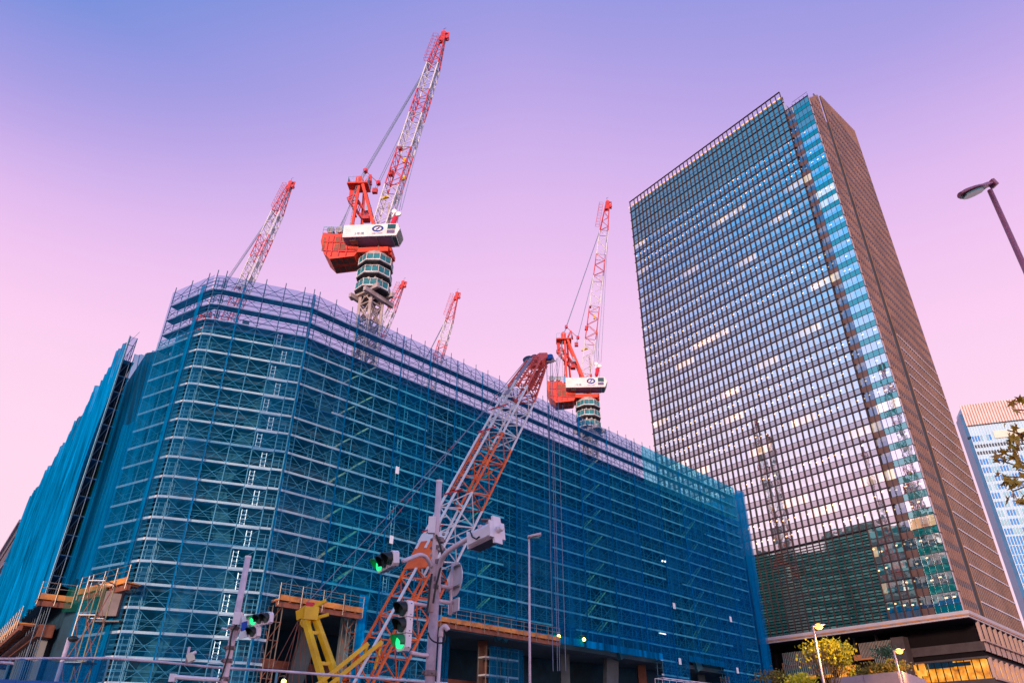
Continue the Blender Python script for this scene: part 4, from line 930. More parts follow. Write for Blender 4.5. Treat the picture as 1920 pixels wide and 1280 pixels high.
    for a0 in (-5.9,-5.0,-4.1,-3.2,-1.5,-.4):
        for b_ in (-.9,.9): 
            zz=69.0+(a0+6.3)*.108-.02 if a0<-2.6 else 70.12
            MB().ob(P(a0,b_,zz),f*.36,s*.55,V(0,0,.04)).build('weight_opening',MT['rust'],t)
    m=MB()
    for z in (70.2,71.9): m.bar(P(-7.6,1.97,z+.4) ,P(-2.6,1.97,z),.16)
    for a in (-7.0,-6.2,-5.05,-3.9): m.bar(P(a,1.97,69.5),P(a,1.97,73.4),.14)
    m.build('stiffener',MT['red'],t)
    m=MB()
    for b_ in (-1.9,1.9):
        m.bar(P(-8.1,b_,75.3),P(-4.2,b_,75.0),.06); m.bar(P(-8.1,b_,74.8),P(-4.2,b_,74.5),.05)
        for k in range(6): a=-8.1+k*.75; m.bar(P(a,b_,74),P(a,b_,75.3),.06)
    m.build('rear_rail',MT['post'],t)
    for a in (-7.1,-5.7):
        m=MB(); m.tube(P(a,-1.5,75.0),P(a,1.5,75.0),.45,14); m.tube(P(a,1.4,75.0),P(a,1.6,75.0),.62,14); m.tube(P(a,-1.6,75.0),P(a,-1.4,75.0),.62,14); m.build('winch_drum',MT['mast'],t)
    MB().ob(P(-6.4,0,74.0),f*1.5,s*1.3,V(0,0,.4)).build('winch_bed',MT['ored'],t)
    m=MB(); m.ob(P(-4.1,1.3,74.4),f*.45,s*.6,V(0,0,.6)); m.build('blue_cabinet',pm('blue_cabinet',(.1,.25,.55),.1,1,.5),t)
    # machinery house on the camera side
    m=MB(); m.ob(P(-.45,2.35,72.75),f*3.75,s*1.4,V(0,0,1.15)); H=m.build('machinery_house',MT['house'],t)
    MB().ob(P(-.4,2.35,71.56),f*3.7,s*1.38,V(0,0,.03)).build('house_floor',MT['under'],H)
    m=MB()
    for a in (-2.2,1.0): m.bar(P(a,3.7,71.35),P(a,1.9,71.35),.1); m.bar(P(a,1.9,71.4),P(a,1.9,70.5),.1)
    m.ob(P(-2.6,2.7,71.38),f*.6,s*.5,V(0,0,.03)); m.build('floor_hanger',MT['galv'],H)
    m=MB()
    for k in range(5): m.ob(P(-3.5,3.77,71.9+k*.4),f*.45,s*.012,V(0,0,.03))
    m.build('vent_louvre',MT['toe'],H)
    # cab: bevelled nose
    cab=[(2.6,71.5),(4.1,71.5),(4.85,72.5),(4.2,74.4),(2.6,74.4)]
    m=MB(); m.ext([P(a,.95,z) for a,z in [(3.2,71.6),(4.0,71.6),(4.5,72.9),(4.1,73.9),(3.2,73.9)]][::-1],s*2.78); C=m.build('operator_cab',MT['house'],t)
    MB().ob(P(3.2,3.77,73.3),f*.62,s*.025,V(0,0,.45)).build('side_window',MT['glassd'],C); MB().ob(P(3.15,3.77,72.35),f*.6,s*.02,V(0,0,.32)).build('side_panel',pm('panel_violet',(.13,.09,.2),.1,1,.5),C)
    a1=P(4.02,2.35,71.65);a2=P(4.52,2.35,72.85);a3=P(4.14,2.35,73.85)
    MB().ob((a1+a2)/2+f*.04,s*1.15,unit(np.cross(unit(a2-a1),s))*.02,(a2-a1)/2*.85).build('front_window',MT['glassd'],C)
    MB().ob((a2+a3)/2+f*.04,s*1.15,unit(np.cross(unit(a3-a2),s))*.02,(a3-a2)/2*.85).build('front_window',MT['glassd'],C)
    MB().ob(P(3.7,2.35,71.57),f*.28,s*1.0,V(0,0,.03)).build('floor_window',MT['glassd'],C)
    # emblem and lettering
    if num:
        m=MB(); n=28; c=P(1.1,3.79,73.0); vs=[];fs=[]
        for k in range(n):
            a=2*math.pi*k/n
            for rr,rz in ((.9,.62),(.58,.36)): vs.append(c+f*rr*math.cos(a)+V(0,0,rz*math.sin(a)))
        for k in range(n): k2=(k+1)%n; fs.append((2*k,2*k2,2*k2+1,2*k+1))
        m.add(vs,fs); e=unit(f*1+V(0,0,.85)); m.ob(c,e*.33,s*.004,np.cross(e,s)*.11); m.build('emblem',MT['navy'],H)
        def txt(body,a,z,size,name,cmat):
            cu=bpy.data.curves.new(name,'FONT'); cu.body=body; cu.size=size; cu.align_x='CENTER'; cu.extrude=.004; o=bpy.data.objects.new('tmp',cu); COL.objects.link(o); me=bpy.data.meshes.new_from_object(o.evaluated_get(bpy.context.evaluated_depsgraph_get())); bpy.data.objects.remove(o); me.materials.clear(); me.materials.append(cmat)
            o=bpy.data.objects.new(name,me); COL.objects.link(o); o.parent=H; org=ORG[H.name]; p=P(a,3.785,z)-org
            mt=Matrix.Identity(4)
            for i in range(3): mt[i][0]=float(f[i]); mt[i][1]=(0,0,1)[i]; mt[i][2]=float(s[i]); 
            mt.translation=tuple(float(q) for q in p); o.matrix_local=mt; return o
        txt(num,-1.65,71.95,.6,'number_lettering',pm('grey_lettering',(.2,.25,.32),.1,2,.5)); txt('OBAYASHI',1.1,71.98,.34,'name_lettering',MT['navy'])
    # A frame
    ap=P(-3.3,0,84.2)
    for b_ in (-1.3,1.3):
        k_=.55 if b_<0 else -.55
        MB().bar(P(-3.3+k_,b_,70.9),P(-3.7+k_*.5,b_*.5,84.8),.4).build('back_leg',MT['ored'],t)
        MB().bar(P(1.1,b_,70.9),P(-3.3,b_*.6,85.0),.46).build('front_leg',MT['ored'],t)
    _Q=P
    def P(a,b,z): return _Q(a-.8,b,z+1.2)
    m=MB()
    for z in (75,78.5): m.bar(P(-3.45,-1.1,z),P(-3.45,1.1,z),.2)
    m.bar(P(-3.5,-1.1,75),P(-3.3,.8,78.5),.16); m.bar(P(-.2,-1,75),P(-.2,1,75),.2); m.build('cross_tie',MT['red'],t)
    m=MB()
    for b_ in (-.22,.22): m.bar(P(-3.9,b_,72),P(-3.7,b_,83.5),.05)
    for k in range(24): m.bar(P(-3.88,-.22,72.3+k*.46),P(-3.88,.22,72.3+k*.46),.04)
    m.build('access_ladder',MT['mast'],t)
    m=MB(); m.ob(P(-3.4,0,84.0),f*1.7,s*1.2,V(0,0,.15)); m.ob(P(-3.4,0,84.9),f*.55,s*.6,V(0,0,.8)); m.tube(P(-3.4,-.5,85.6),P(-3.4,.5,85.6),.55,12); m.build('head_platform',MT['ored'],t)
    m=MB(); m.ext([P(a,-.75,z) for a,z in ((-5.0,84.0),(-4.9,81.8),(-4.3,81.0),(-4.2,84.0))][::-1],s*.5); lattice(m,P(-4.5,-.5,82.0),P(-1.6,-.5,77.6),s,1.3,1.0,4,.22,.12); m.ob(P(-1.5,-.5,77.5),f*.5,s*.6,V(0,0,.35)); m.build('tension_yoke',MT['red'],t)
    m=MB(); 
    for a in (-5.0,-1.7): m.ob(P(a,0,84.8),f*.03,s*1.1,V(0,0,.5))
    m.ob(P(-3.4,1.2,84.8),f*1.6,s*.03,V(0,0,.5)) if False else None
    for a in (-5,-4.2,-3.4,-2.6,-1.8): m.bar(P(a,1.2,84.1),P(a,1.2,85.3),.05)
    m.bar(P(-5,1.2,85.3),P(-1.7,1.2,85.3),.05); m.ob(P(-1.2,.2,78.9),f*.4,s*.5,V(0,0,.6)); m.build('head_rail',pm('pale_blue_rail',(.25,.38,.55),.1,1,.5),t)
    m=MB(); m.bar(P(-2.4,0,85),P(-1.7,0,86.6),.35); m.bar(P(-1.7,0,86.6),P(-1.4,0,84.4),.3); m.ob(P(-.6,0,83.0),f*.4,s*.3,V(0,0,.45)); m.build('guide_arm',MT['red'],t)
    P=_Q
    # jib
    foot=P(-.3,0,72.2); tipP=np.array(tip,float); J=tipP-foot; LJ=np.linalg.norm(J); jd=unit(J)
    secs=[(0,.075,'red',.6,2.1,3),(.075,.235,'white',2.1,2.3,5),(.235,.40,'red',2.3,2.3,5),(.40,.56,'white',2.3,2.3,5),(.56,.68,'red',2.3,2.25,4),(.68,.82,'white',2.25,2.1,4),(.82,.985,'red',2.1,.9,6)]
    up=unit(np.cross(jd,s)); 
    if up.dot(f)>0: up=-up       # back side of the jib
    for a,b,c_,w0,w1,n in secs:
        m=MB(); lattice(m,foot+J*a,foot+J*b,s,w0*1.0,w1*1.0,n,.17,.085); m.build('jib_section',MT[c_],t)
    m=MB()
    for fr in (.12,.2,.45,.53,.72,.79): q=foot+J*fr; m.ob(q-up*.9,jd*.9,s*.5,up*.03)
    m.build('walkway_panel',pm('walkway_grey',(.3,.27,.28),.15,1,.5),t)
    m=MB(); m.ob(tipP-jd*.8,jd*1.3,s*.45,up*.42); m.bar(tipP+jd*.5-up*.9,tipP-jd*1.6-up*1.1,.25); m.bar(tipP+jd*.5+up*.5,tipP+jd*.6-up*1.0,.3); m.tube(tipP-s*.5+jd*.2,tipP+s*.5+jd*.2,.55,12); m.tube(tipP-s*.4-up*.8-jd*.9,tipP+s*.4-up*.8-jd*.9,.45,12); m.build('jib_head',MT['red'],t)
    m=MB(); m.bar(tipP+jd*.6,tipP+jd*1.9+up*.4,.06); m.bar(tipP+jd*1.9+up*.4,tipP+jd*2.2,.05); m.build('wind_gauge',MT['dark'],t)
    m=MB()                                                # hooped ladder and cage on the back of the head
    A=foot+J*.86+up*1.3;B=tipP+up*1.1
    for o in (-.35,.35):
        m.bar(A+s*o,B+s*o,.05); m.bar(A+up*1.0+s*o,B+up*.9+s*o,.05)
    for k in range(9):
        q=A+(B-A)*k/8
        m.bar(q-s*.35,q+s*.35,.04); m.bar(q-s*.35,q-s*.35+up,.04); m.bar(q+s*.35,q+s*.35+up,.04); m.bar(q-s*.35+up,q+s*.35+up,.04)
    m.build('head_cage',MT['red'],t)
    m=MB(); q=foot+J*.3+up*1.2; m.ob(q,jd*.45,s*.35,up*.35); m.ob(foot+J*.41+up*1.0,jd*.25,s*.3,up*.25); m.build('pendant_lug',MT['red'],t)
    m=MB(); m.bar(foot+J*.19+up*1.7,foot+J*.205+up*.3,.4,.3); m.ob(foot+J*.285-up*1.2,jd*.45,s*.2,up*.18); m.ob(foot+J*.36-up*.3,jd*.5,s*.2,up*.2); m.build('rope_guide',MT['yellow'],t)
    m=MB(); m.bar(foot+J*.055-up*1.4,foot+J*.17-up*.2,.5,.3); m.ob(foot+J*.05-up*1.5,jd*.4,s*.4,up*.5); m.build('stop_buffer',MT['mast'],t)
    # ropes
    top=P(-4.1,0,87.1); m=MB(); at=foot+J*.84+up*1.0
    for o in (-.45,-.1,.35): m.bar(top+s*o,at+s*o*.6,.09)
    b2=foot+J*.60+up*1.1
    for o in (-.3,.3): m.bar(P(-1.4,0,84.4)+s*o,b2+s*o,.08)
    for o in (-.6,0,.6): m.bar(top+s*o,P(-6.5+o,o,75.4),.07)
    m.bar(top,P(-6,.4,74.2),.045); m.build('luffing_rope',MT['rope'],t)
    m=MB(); k1=top+(at-top)*.06; k2=P(-1.4,0,84.4)+(b2-P(-1.4,0,84.4))*.08
    for q in (k1,k2): m.ob(q,f*.3,s*.3,V(0,0,.28)); m.tube(q-s*.35,q+s*.35,.34,10)
    m.build('luffing_sheave',MT['hookred'],t); MB().bar(k1,k2,.09).build('sheave_link',MT['rust'],t)
    # parked hook
    hk=P(2.9,1.2,77.4); m=MB(); hd=tipP-up*.6-jd*1.0
    for o in (-.5,.0,.5): m.bar(hd+s*o*.5,hk+f*o*1.6+V(0,0,1.2+o*.5),.08)
    m.bar(foot+J*.3-up*1.3,P(2.2,1,74.4),.07); m.bar(foot+J*.29-up*1.4,P(3.2,1.2,74.6),.07)
    m.build('hoist_rope',MT['rope'],t)
    for o in (-.25,.35):
        m=MB(); m.tube(hk+f*o*1.2-s*.15+V(0,0,.9-o*.9),hk+f*o*1.2+s*.15+V(0,0,.9-o*.9),.42,12); m.bar(hk+f*o+V(0,0,.9),hk+f*(o-.3),.2); m.build('hook_sheave',MT['toe'],t)
    m=MB(); m.tube(hk+V(0,0,-.1),hk+V(0,0,-1.5)-f*.3,.38,10,r2=.42); m.ball(hk+V(0,0,-.1),.38,10); m.ball(hk+V(0,0,-1.5)-f*.3,.42,10); m.build('hook_block',MT['hookred'],t)
    m=MB(); pr=None
    for k in range(8):
        a=-.5+k*.6; p=hk+V(0,0,-2.3)-f*.35+f*.26*math.cos(a)+V(0,0,.26*math.sin(a))
        if pr is not None: m.bar(pr,p,.13)
        pr=p
    m.bar(hk+V(0,0,-1.8)-f*.3,hk+V(0,0,-2.2)-f*.2,.13); m.build('hook',MT['dark'],t)
    return t
def crane_at(px,D,z,tx,ty,tD,az,label,num=None,dz=0):
    p=xat(px,D,z); tip=atD(tx,ty,tD); return tower_crane(p[0],p[1],az,tip,label,num,dz)
crane_at(703,88,66,832,66,88.5,94,'nearest and tallest looking red and white crane, numbered 5, above the scaffold corner','5号機')
crane_at(1101,137,70,1139,382,138,93,'red and white crane numbered 1 between the striped boom and the glass tower','1号機')
crane_at(392,130,72,545,345,132,96,'crane at far left whose jib alone shows over the rounded scaffold corner')
crane_at(624,172,72,756,531,174,96,'small distant crane jib showing just right of the numbered 5 crane mast')
crane_at(771,178,72,857,552,180,94,'small distant crane jib standing alone between the two numbered cranes')
# ------------------------------------------------------------------ mobile crane with the striped boom
def mobile_crane():
    A=atD(683,1300,34); B=atD(1014,668,41.5); d=unit(B-A); base=V(A[0]-.5,A[1]+.5,0)
    t=thing('mobile_crane',base,'mobile crane with orange and white lattice boom and yellow mast before the blue nets','mobile crane')
    sd=unit(V(.93,-.36,0)); L_=np.linalg.norm(B-A); up=np.cross(d,sd)
    def at(fr): return A+(B-A)*fr
    secs=[(0,.27,'orange',1.5,1.5,6),(.27,.46,'boomwhite',1.5,1.5,4),(.46,.655,'orange',1.5,1.45,4),(.655,.835,'boomwhite',1.45,1.4,4),(.835,.96,'boomred',1.4,.95,5)]
    for a,b,c_,w0,w1,n in secs:
        m=MB(); lattice(m,at(a),at(b),sd,w0,w1,n,.095,.052); m.build('boom_section',MT[c_],t)
    # walkway plates clamped on the near face
    near=-np.cross(d,sd); 
    if near[1]>0: near=-near
    for o,fr0,fr1,mt in ((-.72,.30,.655,'boomwhite'),(-.2,.30,.655,'boomwhite'),(-.1,.0,.25,'boomwhite')):
        MB().bar(at(fr0)+sd*o+near*.85,at(fr1)+sd*o+near*.83,.13,.05,up=near).build('boom_rail',MT[mt],t)
    MB().bar(at(.655)+sd*-.3+near*.8,at(.86)+sd*-.3+near*.75,.16,.06,up=near).build('boom_rail',MT['white'],t)
    q=at(.285); MB().ob(q+near*.8-sd*.2,d*.85,sd*.6,near*.04).build('boom_plate',MT['orange'],t)
    q=at(.33); MB().ob(q+near*.82-sd*.1,d*.25,sd*.75,near*.04).build('boom_plate',MT['boomwhite'],t)
    for fr in (.345,.45,.655,.74): MB().bar(at(fr)-sd*.85+near*.9,at(fr+.012)+sd*.2+near*.9,.06).build('clamp_bar',MT['hookred'],t)
    m=MB()
    for k in range(24): q=at(.47+.19*k/24); m.bar(q-sd*.6+near*.78,q-sd*.3+near*.78,.03)
    m.bar(at(.47)-sd*.58+near*.78,at(.655)-sd*.58+near*.78,.05); m.build('boom_ladder',MT['orange'],t)
    m=MB()
    for k in range(13):
        q=at(.845+.1*k/12); m.bar(q-sd*.4-near*.6,q+sd*.75+near*.2,.06); m.bar(q+sd*.7,q+sd*.9,.08)
    for o in (-.55,.0): m.bar(at(.835)+sd*o+near*.7,at(.985)+sd*o*.4+near*.4,.1)
    m.build('head_bracing',MT['boomred'],t)
    MB().bar(at(.80)+near*.8-sd*.4,at(.97)+near*.5-sd*.25,.26,.05,up=near).build('head_walkway',pm('head_walkway_grey',(.3,.22,.28),.15,1,.5),t)
    # head
    m=MB(); h=at(.955)
    m.ext([h-sd*.42+near*.3,h+sd*.45+near*.3,h+sd*.72+d*.6+near*.26,h+sd*.55+d*1.0+near*.26,h-sd*.05+d*1.15+near*.26,h-sd*.4+d*.7+near*.26],-near*.56); m.build('boom_head',MT['boomred'],t)
    m=MB(); m.tube(h-sd*.8+d*.8-near*.2,h-sd*.8+d*.8+near*.2,.33,16); m.tube(h-sd*.4+d*.95-near*.2,h-sd*.4+d*.95+near*.2,.22,12); m.build('pendant_sheave',MT['dark'],t)
    m=MB(); m.tube(h+sd*.8+d*.6-near*.2,h+sd*.8+d*.6+near*.2,.26,14); m.build('load_sheave',pm('sheave_blue',(.03,.1,.35),.1,1,.4),t)
    m=MB(); m.bar(h+sd*.7+d*.3,h+sd*1.2+d*.15,.08); m.bar(h+sd*1.0+d*.4,h+sd*1.3+d*.2,.1); m.build('head_bracket',MT['mast'],t)
    # load ropes and weight hanging straight down
    hk=h+sd*.85+d*.5; m=MB()
    for o in (-.25,.0,.12,.45): m.bar(hk+sd*o,V(*(hk+sd*o)[:2],6.0),.035)
    m.build('hoist_rope',MT['rope'],t)
    q=V(*(h-sd*-.55)[:2],20.3); 
    # yellow mast
    M0=atD(631,1312,33); M1=atD(581,1157,34.5)
    msd=unit(V(.9,.3,0))
    for o,nm in ((-.3,'mast_leg'),(.3,'mast_leg')):
        MB().bar(M0+msd*o*1.1,M1+msd*o*.8,.24).build(nm,MT['yellow'],t)
    m=MB()
    for fr in (.0,.42,.8): q=M0+(M1-M0)*fr; m.bar(q-msd*.3,q+msd*.3,.14)
    m.build('mast_tie',MT['yellow'],t)
    h2=M1; k_=.56; m=MB(); m.ob(h2+V(-.15,0,.28)*k_,msd*.55*k_,V(-.2,.25,0),V(.0,0,.5)*k_); m.tube(h2+V(-.3,-.25,.5)*k_,h2+V(-.3,.25,.5)*k_,.45*k_,12); m.bar(h2+V(.1,0,.75)*k_,h2+V(1.15,0,1.35)*k_,.15); m.bar(h2+V(.3,0,-.1)*k_,h2+V(1.5,0,.25)*k_,.13); m.ob(h2+V(-.75,0,.2)*k_,V(.3,0,.12)*k_,V(0,.2,0),V(-.1,0,.35)*k_)
    m.tube(h2+V(-.25,-.3,-.4)*k_,h2+V(-.25,.1,-.4)*k_,.42*k_,16); m.build('mast_head',MT['yellow'],t)
    m=MB(); m.tube(h2+V(-.25,-.36,-.4)*k_,h2+V(-.25,-.31,-.4)*k_,.26*k_,14); m.build('mast_sheave',MT['dark'],t); m=MB(); m.ob(h2+V(-.1,-.1,1.0)*k_,msd*.3*k_,V(0,.12,0),V(0,0,.08)); m.build('mast_pin',MT['hookred'],t)
    m=MB(); foot=atD(533,1290,33)
    for k in range(9):
        o=(k-4)*.075; m.bar(h2+V(-.35+o*.5,0,0),foot+V(-.4+o*2.6 if k%2 else .4+o*1.5,.2*k%2,0),.022)
    m.build('mast_rope',MT['rust'],t)
    # backstops
    for o,(x0,y0,x1,y1) in ((0,(606,1293,716,1202)),(1,(592,1285,690,1206))):
        a=atD(x0,y0,33.0);b=atD(x1,y1,34); MB().bar(a,b,.17).build('backstop',MT['yellow'],t)
        MB().bar(b,atD(x1-14-(3*o),y1+52,33.8),.09).build('backstop_brace',MT['yellow'],t)
    # pendants between the mast and the boom head
    pl=h-sd*.8+d*.8; m=MB()
    for o in (-.35,.35): m.bar(h2+V(.1,0,.6)+msd*o,pl+near*o*.6,.035)
    m.build('pendant',MT['rope'],t); m=MB()
    for fr in (.3,.34,.55,.8): 
        for o in (-.35,.35): q=(h2+V(.1,0,.6)+msd*o)*(1-fr)+(pl+near*o*.6)*fr; m.ball(q,.055,6)
    m.build('pendant_joint',MT['hookred'],t)
    # carrier under the picture's lower edge
    m=MB(); m.ob(base+V(-1,.8,1.9),V(2.6,0,0),V(0,1.6,0),V(0,0,.9)); m.build('superstructure',MT['orange'],t)
    for o in (-1.9,2.6):
        m=MB(); m.ob(base+V(-1,o,.6),V(3.4,0,0),V(0,.45,0),V(0,0,.45)); m.tube(base+V(-4.4,o-.45,.6),base+V(-4.4,o+.45,.6),.55,14); m.tube(base+V(2.4,o-.45,.6),base+V(2.4,o+.45,.6),.55,14); m.build('crawler_track',MT['dark'],t)
    MB().ob(base+V(1.9,-1.0,2.3),V(.6,0,0),V(0,.7,0),V(0,0,.9)).build('cab',MT['glassd'],t)
mobile_crane()
# ------------------------------------------------------------------ traffic lights and street lamps
def lamp_unit(par,c,fwd,lit,r=.155,up=V(0,0,1)):
    sdv=unit(np.cross(fwd,up)); n=20
    m=MB(); m.tube(c,c+fwd*.03,r,n); m.build('lens',MT['lensgreen'] if lit else MT['lensoff'],par)
    # visor: open hood
    vs=[];fs=[];k=18
    for j,(dd,rr) in enumerate(((0.0,r*1.12),(r*1.7,r*1.06))):
        for th in (0,.012):
            for i in range(k+1):
                a=math.pi*(-.12+1.24*i/k); ln=dd*(0.45+.55*max(0,math.sin(a)))
                vs.append(c+fwd*ln+sdv*(rr+th)*math.cos(a)+up*(rr+th)*math.sin(a)-up*ln*.12)
    K=k+1
    for i in range(k): fs+=[(i,i+1,2*K+i+1,2*K+i),(K+i+1,K+i,3*K+i,3*K+i+1),(2*K+i,2*K+i+1,3*K+i+1,3*K+i)]
    m=MB(); m.add(vs,fs); m.build('visor',MT['greenv'] if lit else MT['black'],par)
def signal(loc,fwd,lay,label,litidx,n=3,sp=.37,parent=None,name='traffic_light',plate=True,upv=V(0,0,1),k=1.0):
    """lamp row laid along vector lay"""
    t=thing(name,loc,label,'traffic light')
    c0=np.array(loc,float); sp=sp*k; lay=unit(lay); oth=unit(np.cross(fwd,lay))
    m=MB(); hl=sp*n/2+.02*k; A_=.13*k; B_=.19*k; e_=.08*k
    body=[c0-lay*hl-oth*A_,c0-lay*(hl-e_)-oth*B_,c0+lay*(hl-e_)-oth*B_,c0+lay*hl-oth*A_,c0+lay*hl+oth*A_,c0+lay*(hl-e_)+oth*B_,c0-lay*(hl-e_)+oth*B_,c0-lay*hl+oth*A_]
    m.ext([p-fwd*.16*k for p in body],fwd*.16*k); H=m.build('housing',MT['sigw'],t)
    for i in range(n):
        c=c0+lay*sp*(i-(n-1)/2); lamp_unit(H,c+fwd*.003,fwd,i==litidx,r=.15*k,up=upv)
    m=MB()
    for i in range(n):
        for q in (-1,1):
            c=c0+lay*(sp*(i-(n-1)/2)+q*.12*k)-fwd*.09*k; MB().ball(c+oth*.193*k,.014*k,6).build('bolt',MT['black'],H); MB().ball(c-oth*.193*k,.014*k,6).build('bolt',MT['black'],H)
    for i in range(1,n): MB().ob(c0+lay*sp*(i-n/2)-fwd*.08*k,lay*.006,oth*.193*k,fwd*.083*k).build('joint',MT['poled'],H)
    return t
def main_pole():
    D=13.0; b=xat(807,D,3.0); top=atD(824,905,D); x,y=b[0],b[1]; c=V(x,y,0)
    t=thing('traffic_pole',(x,y,0),'stout mauve traffic light pole with two curved arms in the foreground','pole')
    P=lambda z:c+V(0,0,z)
    smooth(MB().tube(P(0),P(4.35),.09,20,r2=.08).build('pole',pm('pole_lower',(.5,.36,.4),.3,2.5,.5,dirt=(.3,.2,.23)),t))
    # slimmer riser beside the pole
    tb=V(top[0],c[1]-.05,0)
    smooth(MB().tube(tb+V(0,0,3.9),V(tb[0],tb[1],top[2]),.056,16).build('upper_pipe',MT['pole'],t))
    MB().tube(V(tb[0],tb[1],top[2]-.01),V(tb[0],tb[1],top[2]+.03),.062,16).build('pipe_cap',MT['sigw'],t)
    smooth(MB().tube(c+V(.145,-.05,0),c+V(.145,-.05,3.55),.03,12).build('cable_riser',MT['pole'],t))
    smooth(MB().sweep([c+V(.145,-.05,3.5),c+V(.155,-.07,3.62),c+V(.22,-.1,3.66),c+V(.27,-.1,3.6)],.042,10).build('riser_cap',MT['pole'],t))
    for z in (4.32,4.45,2.95,5.0,4.75,5.15): 
        m=MB(); m.tube(P(z-.04),P(z+.04),.108,14); 
        for a in range(4): m.ball(P(z)+V(math.cos(a*1.57+.4)*.12,math.sin(a*1.57+.4)*.12,0),.03,6)
        m.build('clamp',MT['poled'],t)
    m=MB()
    for k in range(12): 
        z=4.5+k*.075; a=k*1.9; m.ball(P(z)+V(math.cos(a)*.1,-.06+math.sin(a)*.08,0),.035,6)
    m.build('fitting',MT['mast'],t)
    bx=atD(812,984,D-.15); MB().ob(bx+V(-.02,0,0),V(.062,0,0),V(0,.05,0),V(0,0,.15)).build('junction_box',MT['sigw'],t)
    # cables
    pts=[atD(x_,y_,D-.25) for x_,y_ in ((818,1002),(826,1025),(829,1048),(823,1075),(817,1100),(812,1130))]
    m=MB(); m.sweep(pts,.018,8); pts=[atD(x_,y_,D-.25) for x_,y_ in ((803,1185),(806,1195),(816,1203),(830,1204),(835,1195),(832,1186))]; m.sweep(pts,.014,6)
    m.sweep([atD(x_,y_,D-.22) for x_,y_ in ((810,1075),(806,1100),(803,1130),(800,1150))],.02,6); m.build('cable',MT['black'],t)
    # arms
    def arm(pix,D0,D1,r,nm='arm'):
        n=len(pix); pts=[atD(px,py,D0+(D1-D0)*i/(n-1)) for i,(px,py) in enumerate(pix)]
        return smooth(MB().sweep(pts,r,14).build(nm,MT['pole'],t)),pts
    arm([(812,1078),(808,1062),(803,1050),(796,1042),(786,1040),(772,1045),(754,1052)],D,D-.6,.036)
    arm([(822,1110),(822,1080),(827,1052),(838,1035),(856,1022),(880,1008),(906,993),(918,985)],D,D-1.0,.045)
    arm([(808,1136),(790,1133),(774,1130)],D,D-.4,.03,'lower_arm'); arm([(806,1228),(790,1227),(770,1223)],D,D-.4,.034,'lower_arm')
    arm([(824,1098),(850,1102)],D,D+.2,.035,'sign_arm'); arm([(822,1126),(848,1130)],D,D+.2,.035,'sign_arm')
    # end bracket on the right arm
    e=atD(916,985,D-1.0); m=MB()
    for o in (-.09,.09): m.ob(e+V(0,0,o),V(.13,0,.0),V(0,.07,0),V(0,0,.012))
    m.tube(e+V(0,-.06,0),e+V(0,.06,0),.06,12); m.build('arm_bracket',MT['poled'],t)
    return c,D
cM,DM=main_pole()
# horizontal signal on the left arm
pl=atD(722,1053,DM-.75); lay=unit(V(.5,-.86,.0)); fw=unit(V(-.86,-.5,-.1)); fw=unit(fw-lay*fw.dot(lay)); 
signal(pl,fw,lay,'horizontal traffic light with its green lamp lit on the left curved arm',0,sp=.36,k=.66,upv=unit(np.cross(lay,fw)) if np.cross(lay,fw)[2]>0 else -unit(np.cross(lay,fw)))
# vertical signal
pv=atD(754,1172,DM-.5); 
signal(pv,unit(V(-.76,-.65,0)),V(.0,0,-1)+V(0,.0,0),'upright traffic light with green lamp lit left of the stout pole',2,sp=.35,k=.72)
def detector():
    a=atD(900,1008,DM-1.3); t=thing('signal_box',a,'white hooded signal seen from behind on the right curved arm','traffic light')
    p0=atD(893,1012,DM-1.0); p1=atD(926,996,DM-1.3); lay=unit(p1-p0); up=unit(V(0,0,1)-lay*lay[2]); bk=unit(np.cross(lay,up)); 
    if bk[1]>0: bk=-bk
    c=(p0+p1)/2; hl=np.linalg.norm(p1-p0)/2+.06
    prof=[(-.11,-.11),(-.13,.01),(-.09,.12),(.06,.15),(.14,.07),(.14,-.09),(.04,-.15)]
    m=MB(); m.ext([c-lay*hl+up*a_+bk*b_ for b_,a_ in [(q[0],q[1]) for q in prof]],lay*2*hl); H=m.build('housing',MT['sigw'],t)
    m=MB(); m.ob(c-lay*(hl+.02),lay*.012,up*.15,bk*.13); m.build('end_plate',MT['sigw'],H); m=MB(); q=c+lay*(hl+.01); m.ob(q,lay*.02,up*.23,bk*.09); m.ob(q,lay*.015,up*.14,bk*.17); m.build('end_plate',MT['sigw'],H)
    smooth(MB().tube(q,q+lay*.12,.055,12).build('end_knob',MT['sigw'],H)); MB().ob(c-up*.15,lay*hl*.95,up*.015,bk*.12).build('under_lip',MT['poled'],H)
    m=MB(); m.path([c-lay*.2+up*.12+bk*.14,c-lay*.14+bk*.16,c-lay*.05-up*.07+bk*.16,c+lay*.02-up*.05+bk*.15],.012,6); m.build('loop_cable',MT['black'],H)
    m=MB(); m.ob(atD(913,986,DM-1.0)*.4+c*.6+up*.05,lay*.03,bk*.15,up*.04); m.bar(atD(916,985,DM-1.0),c+up*.12+lay*.1,.06); m.build('bracket',MT['pole'],H)
detector()
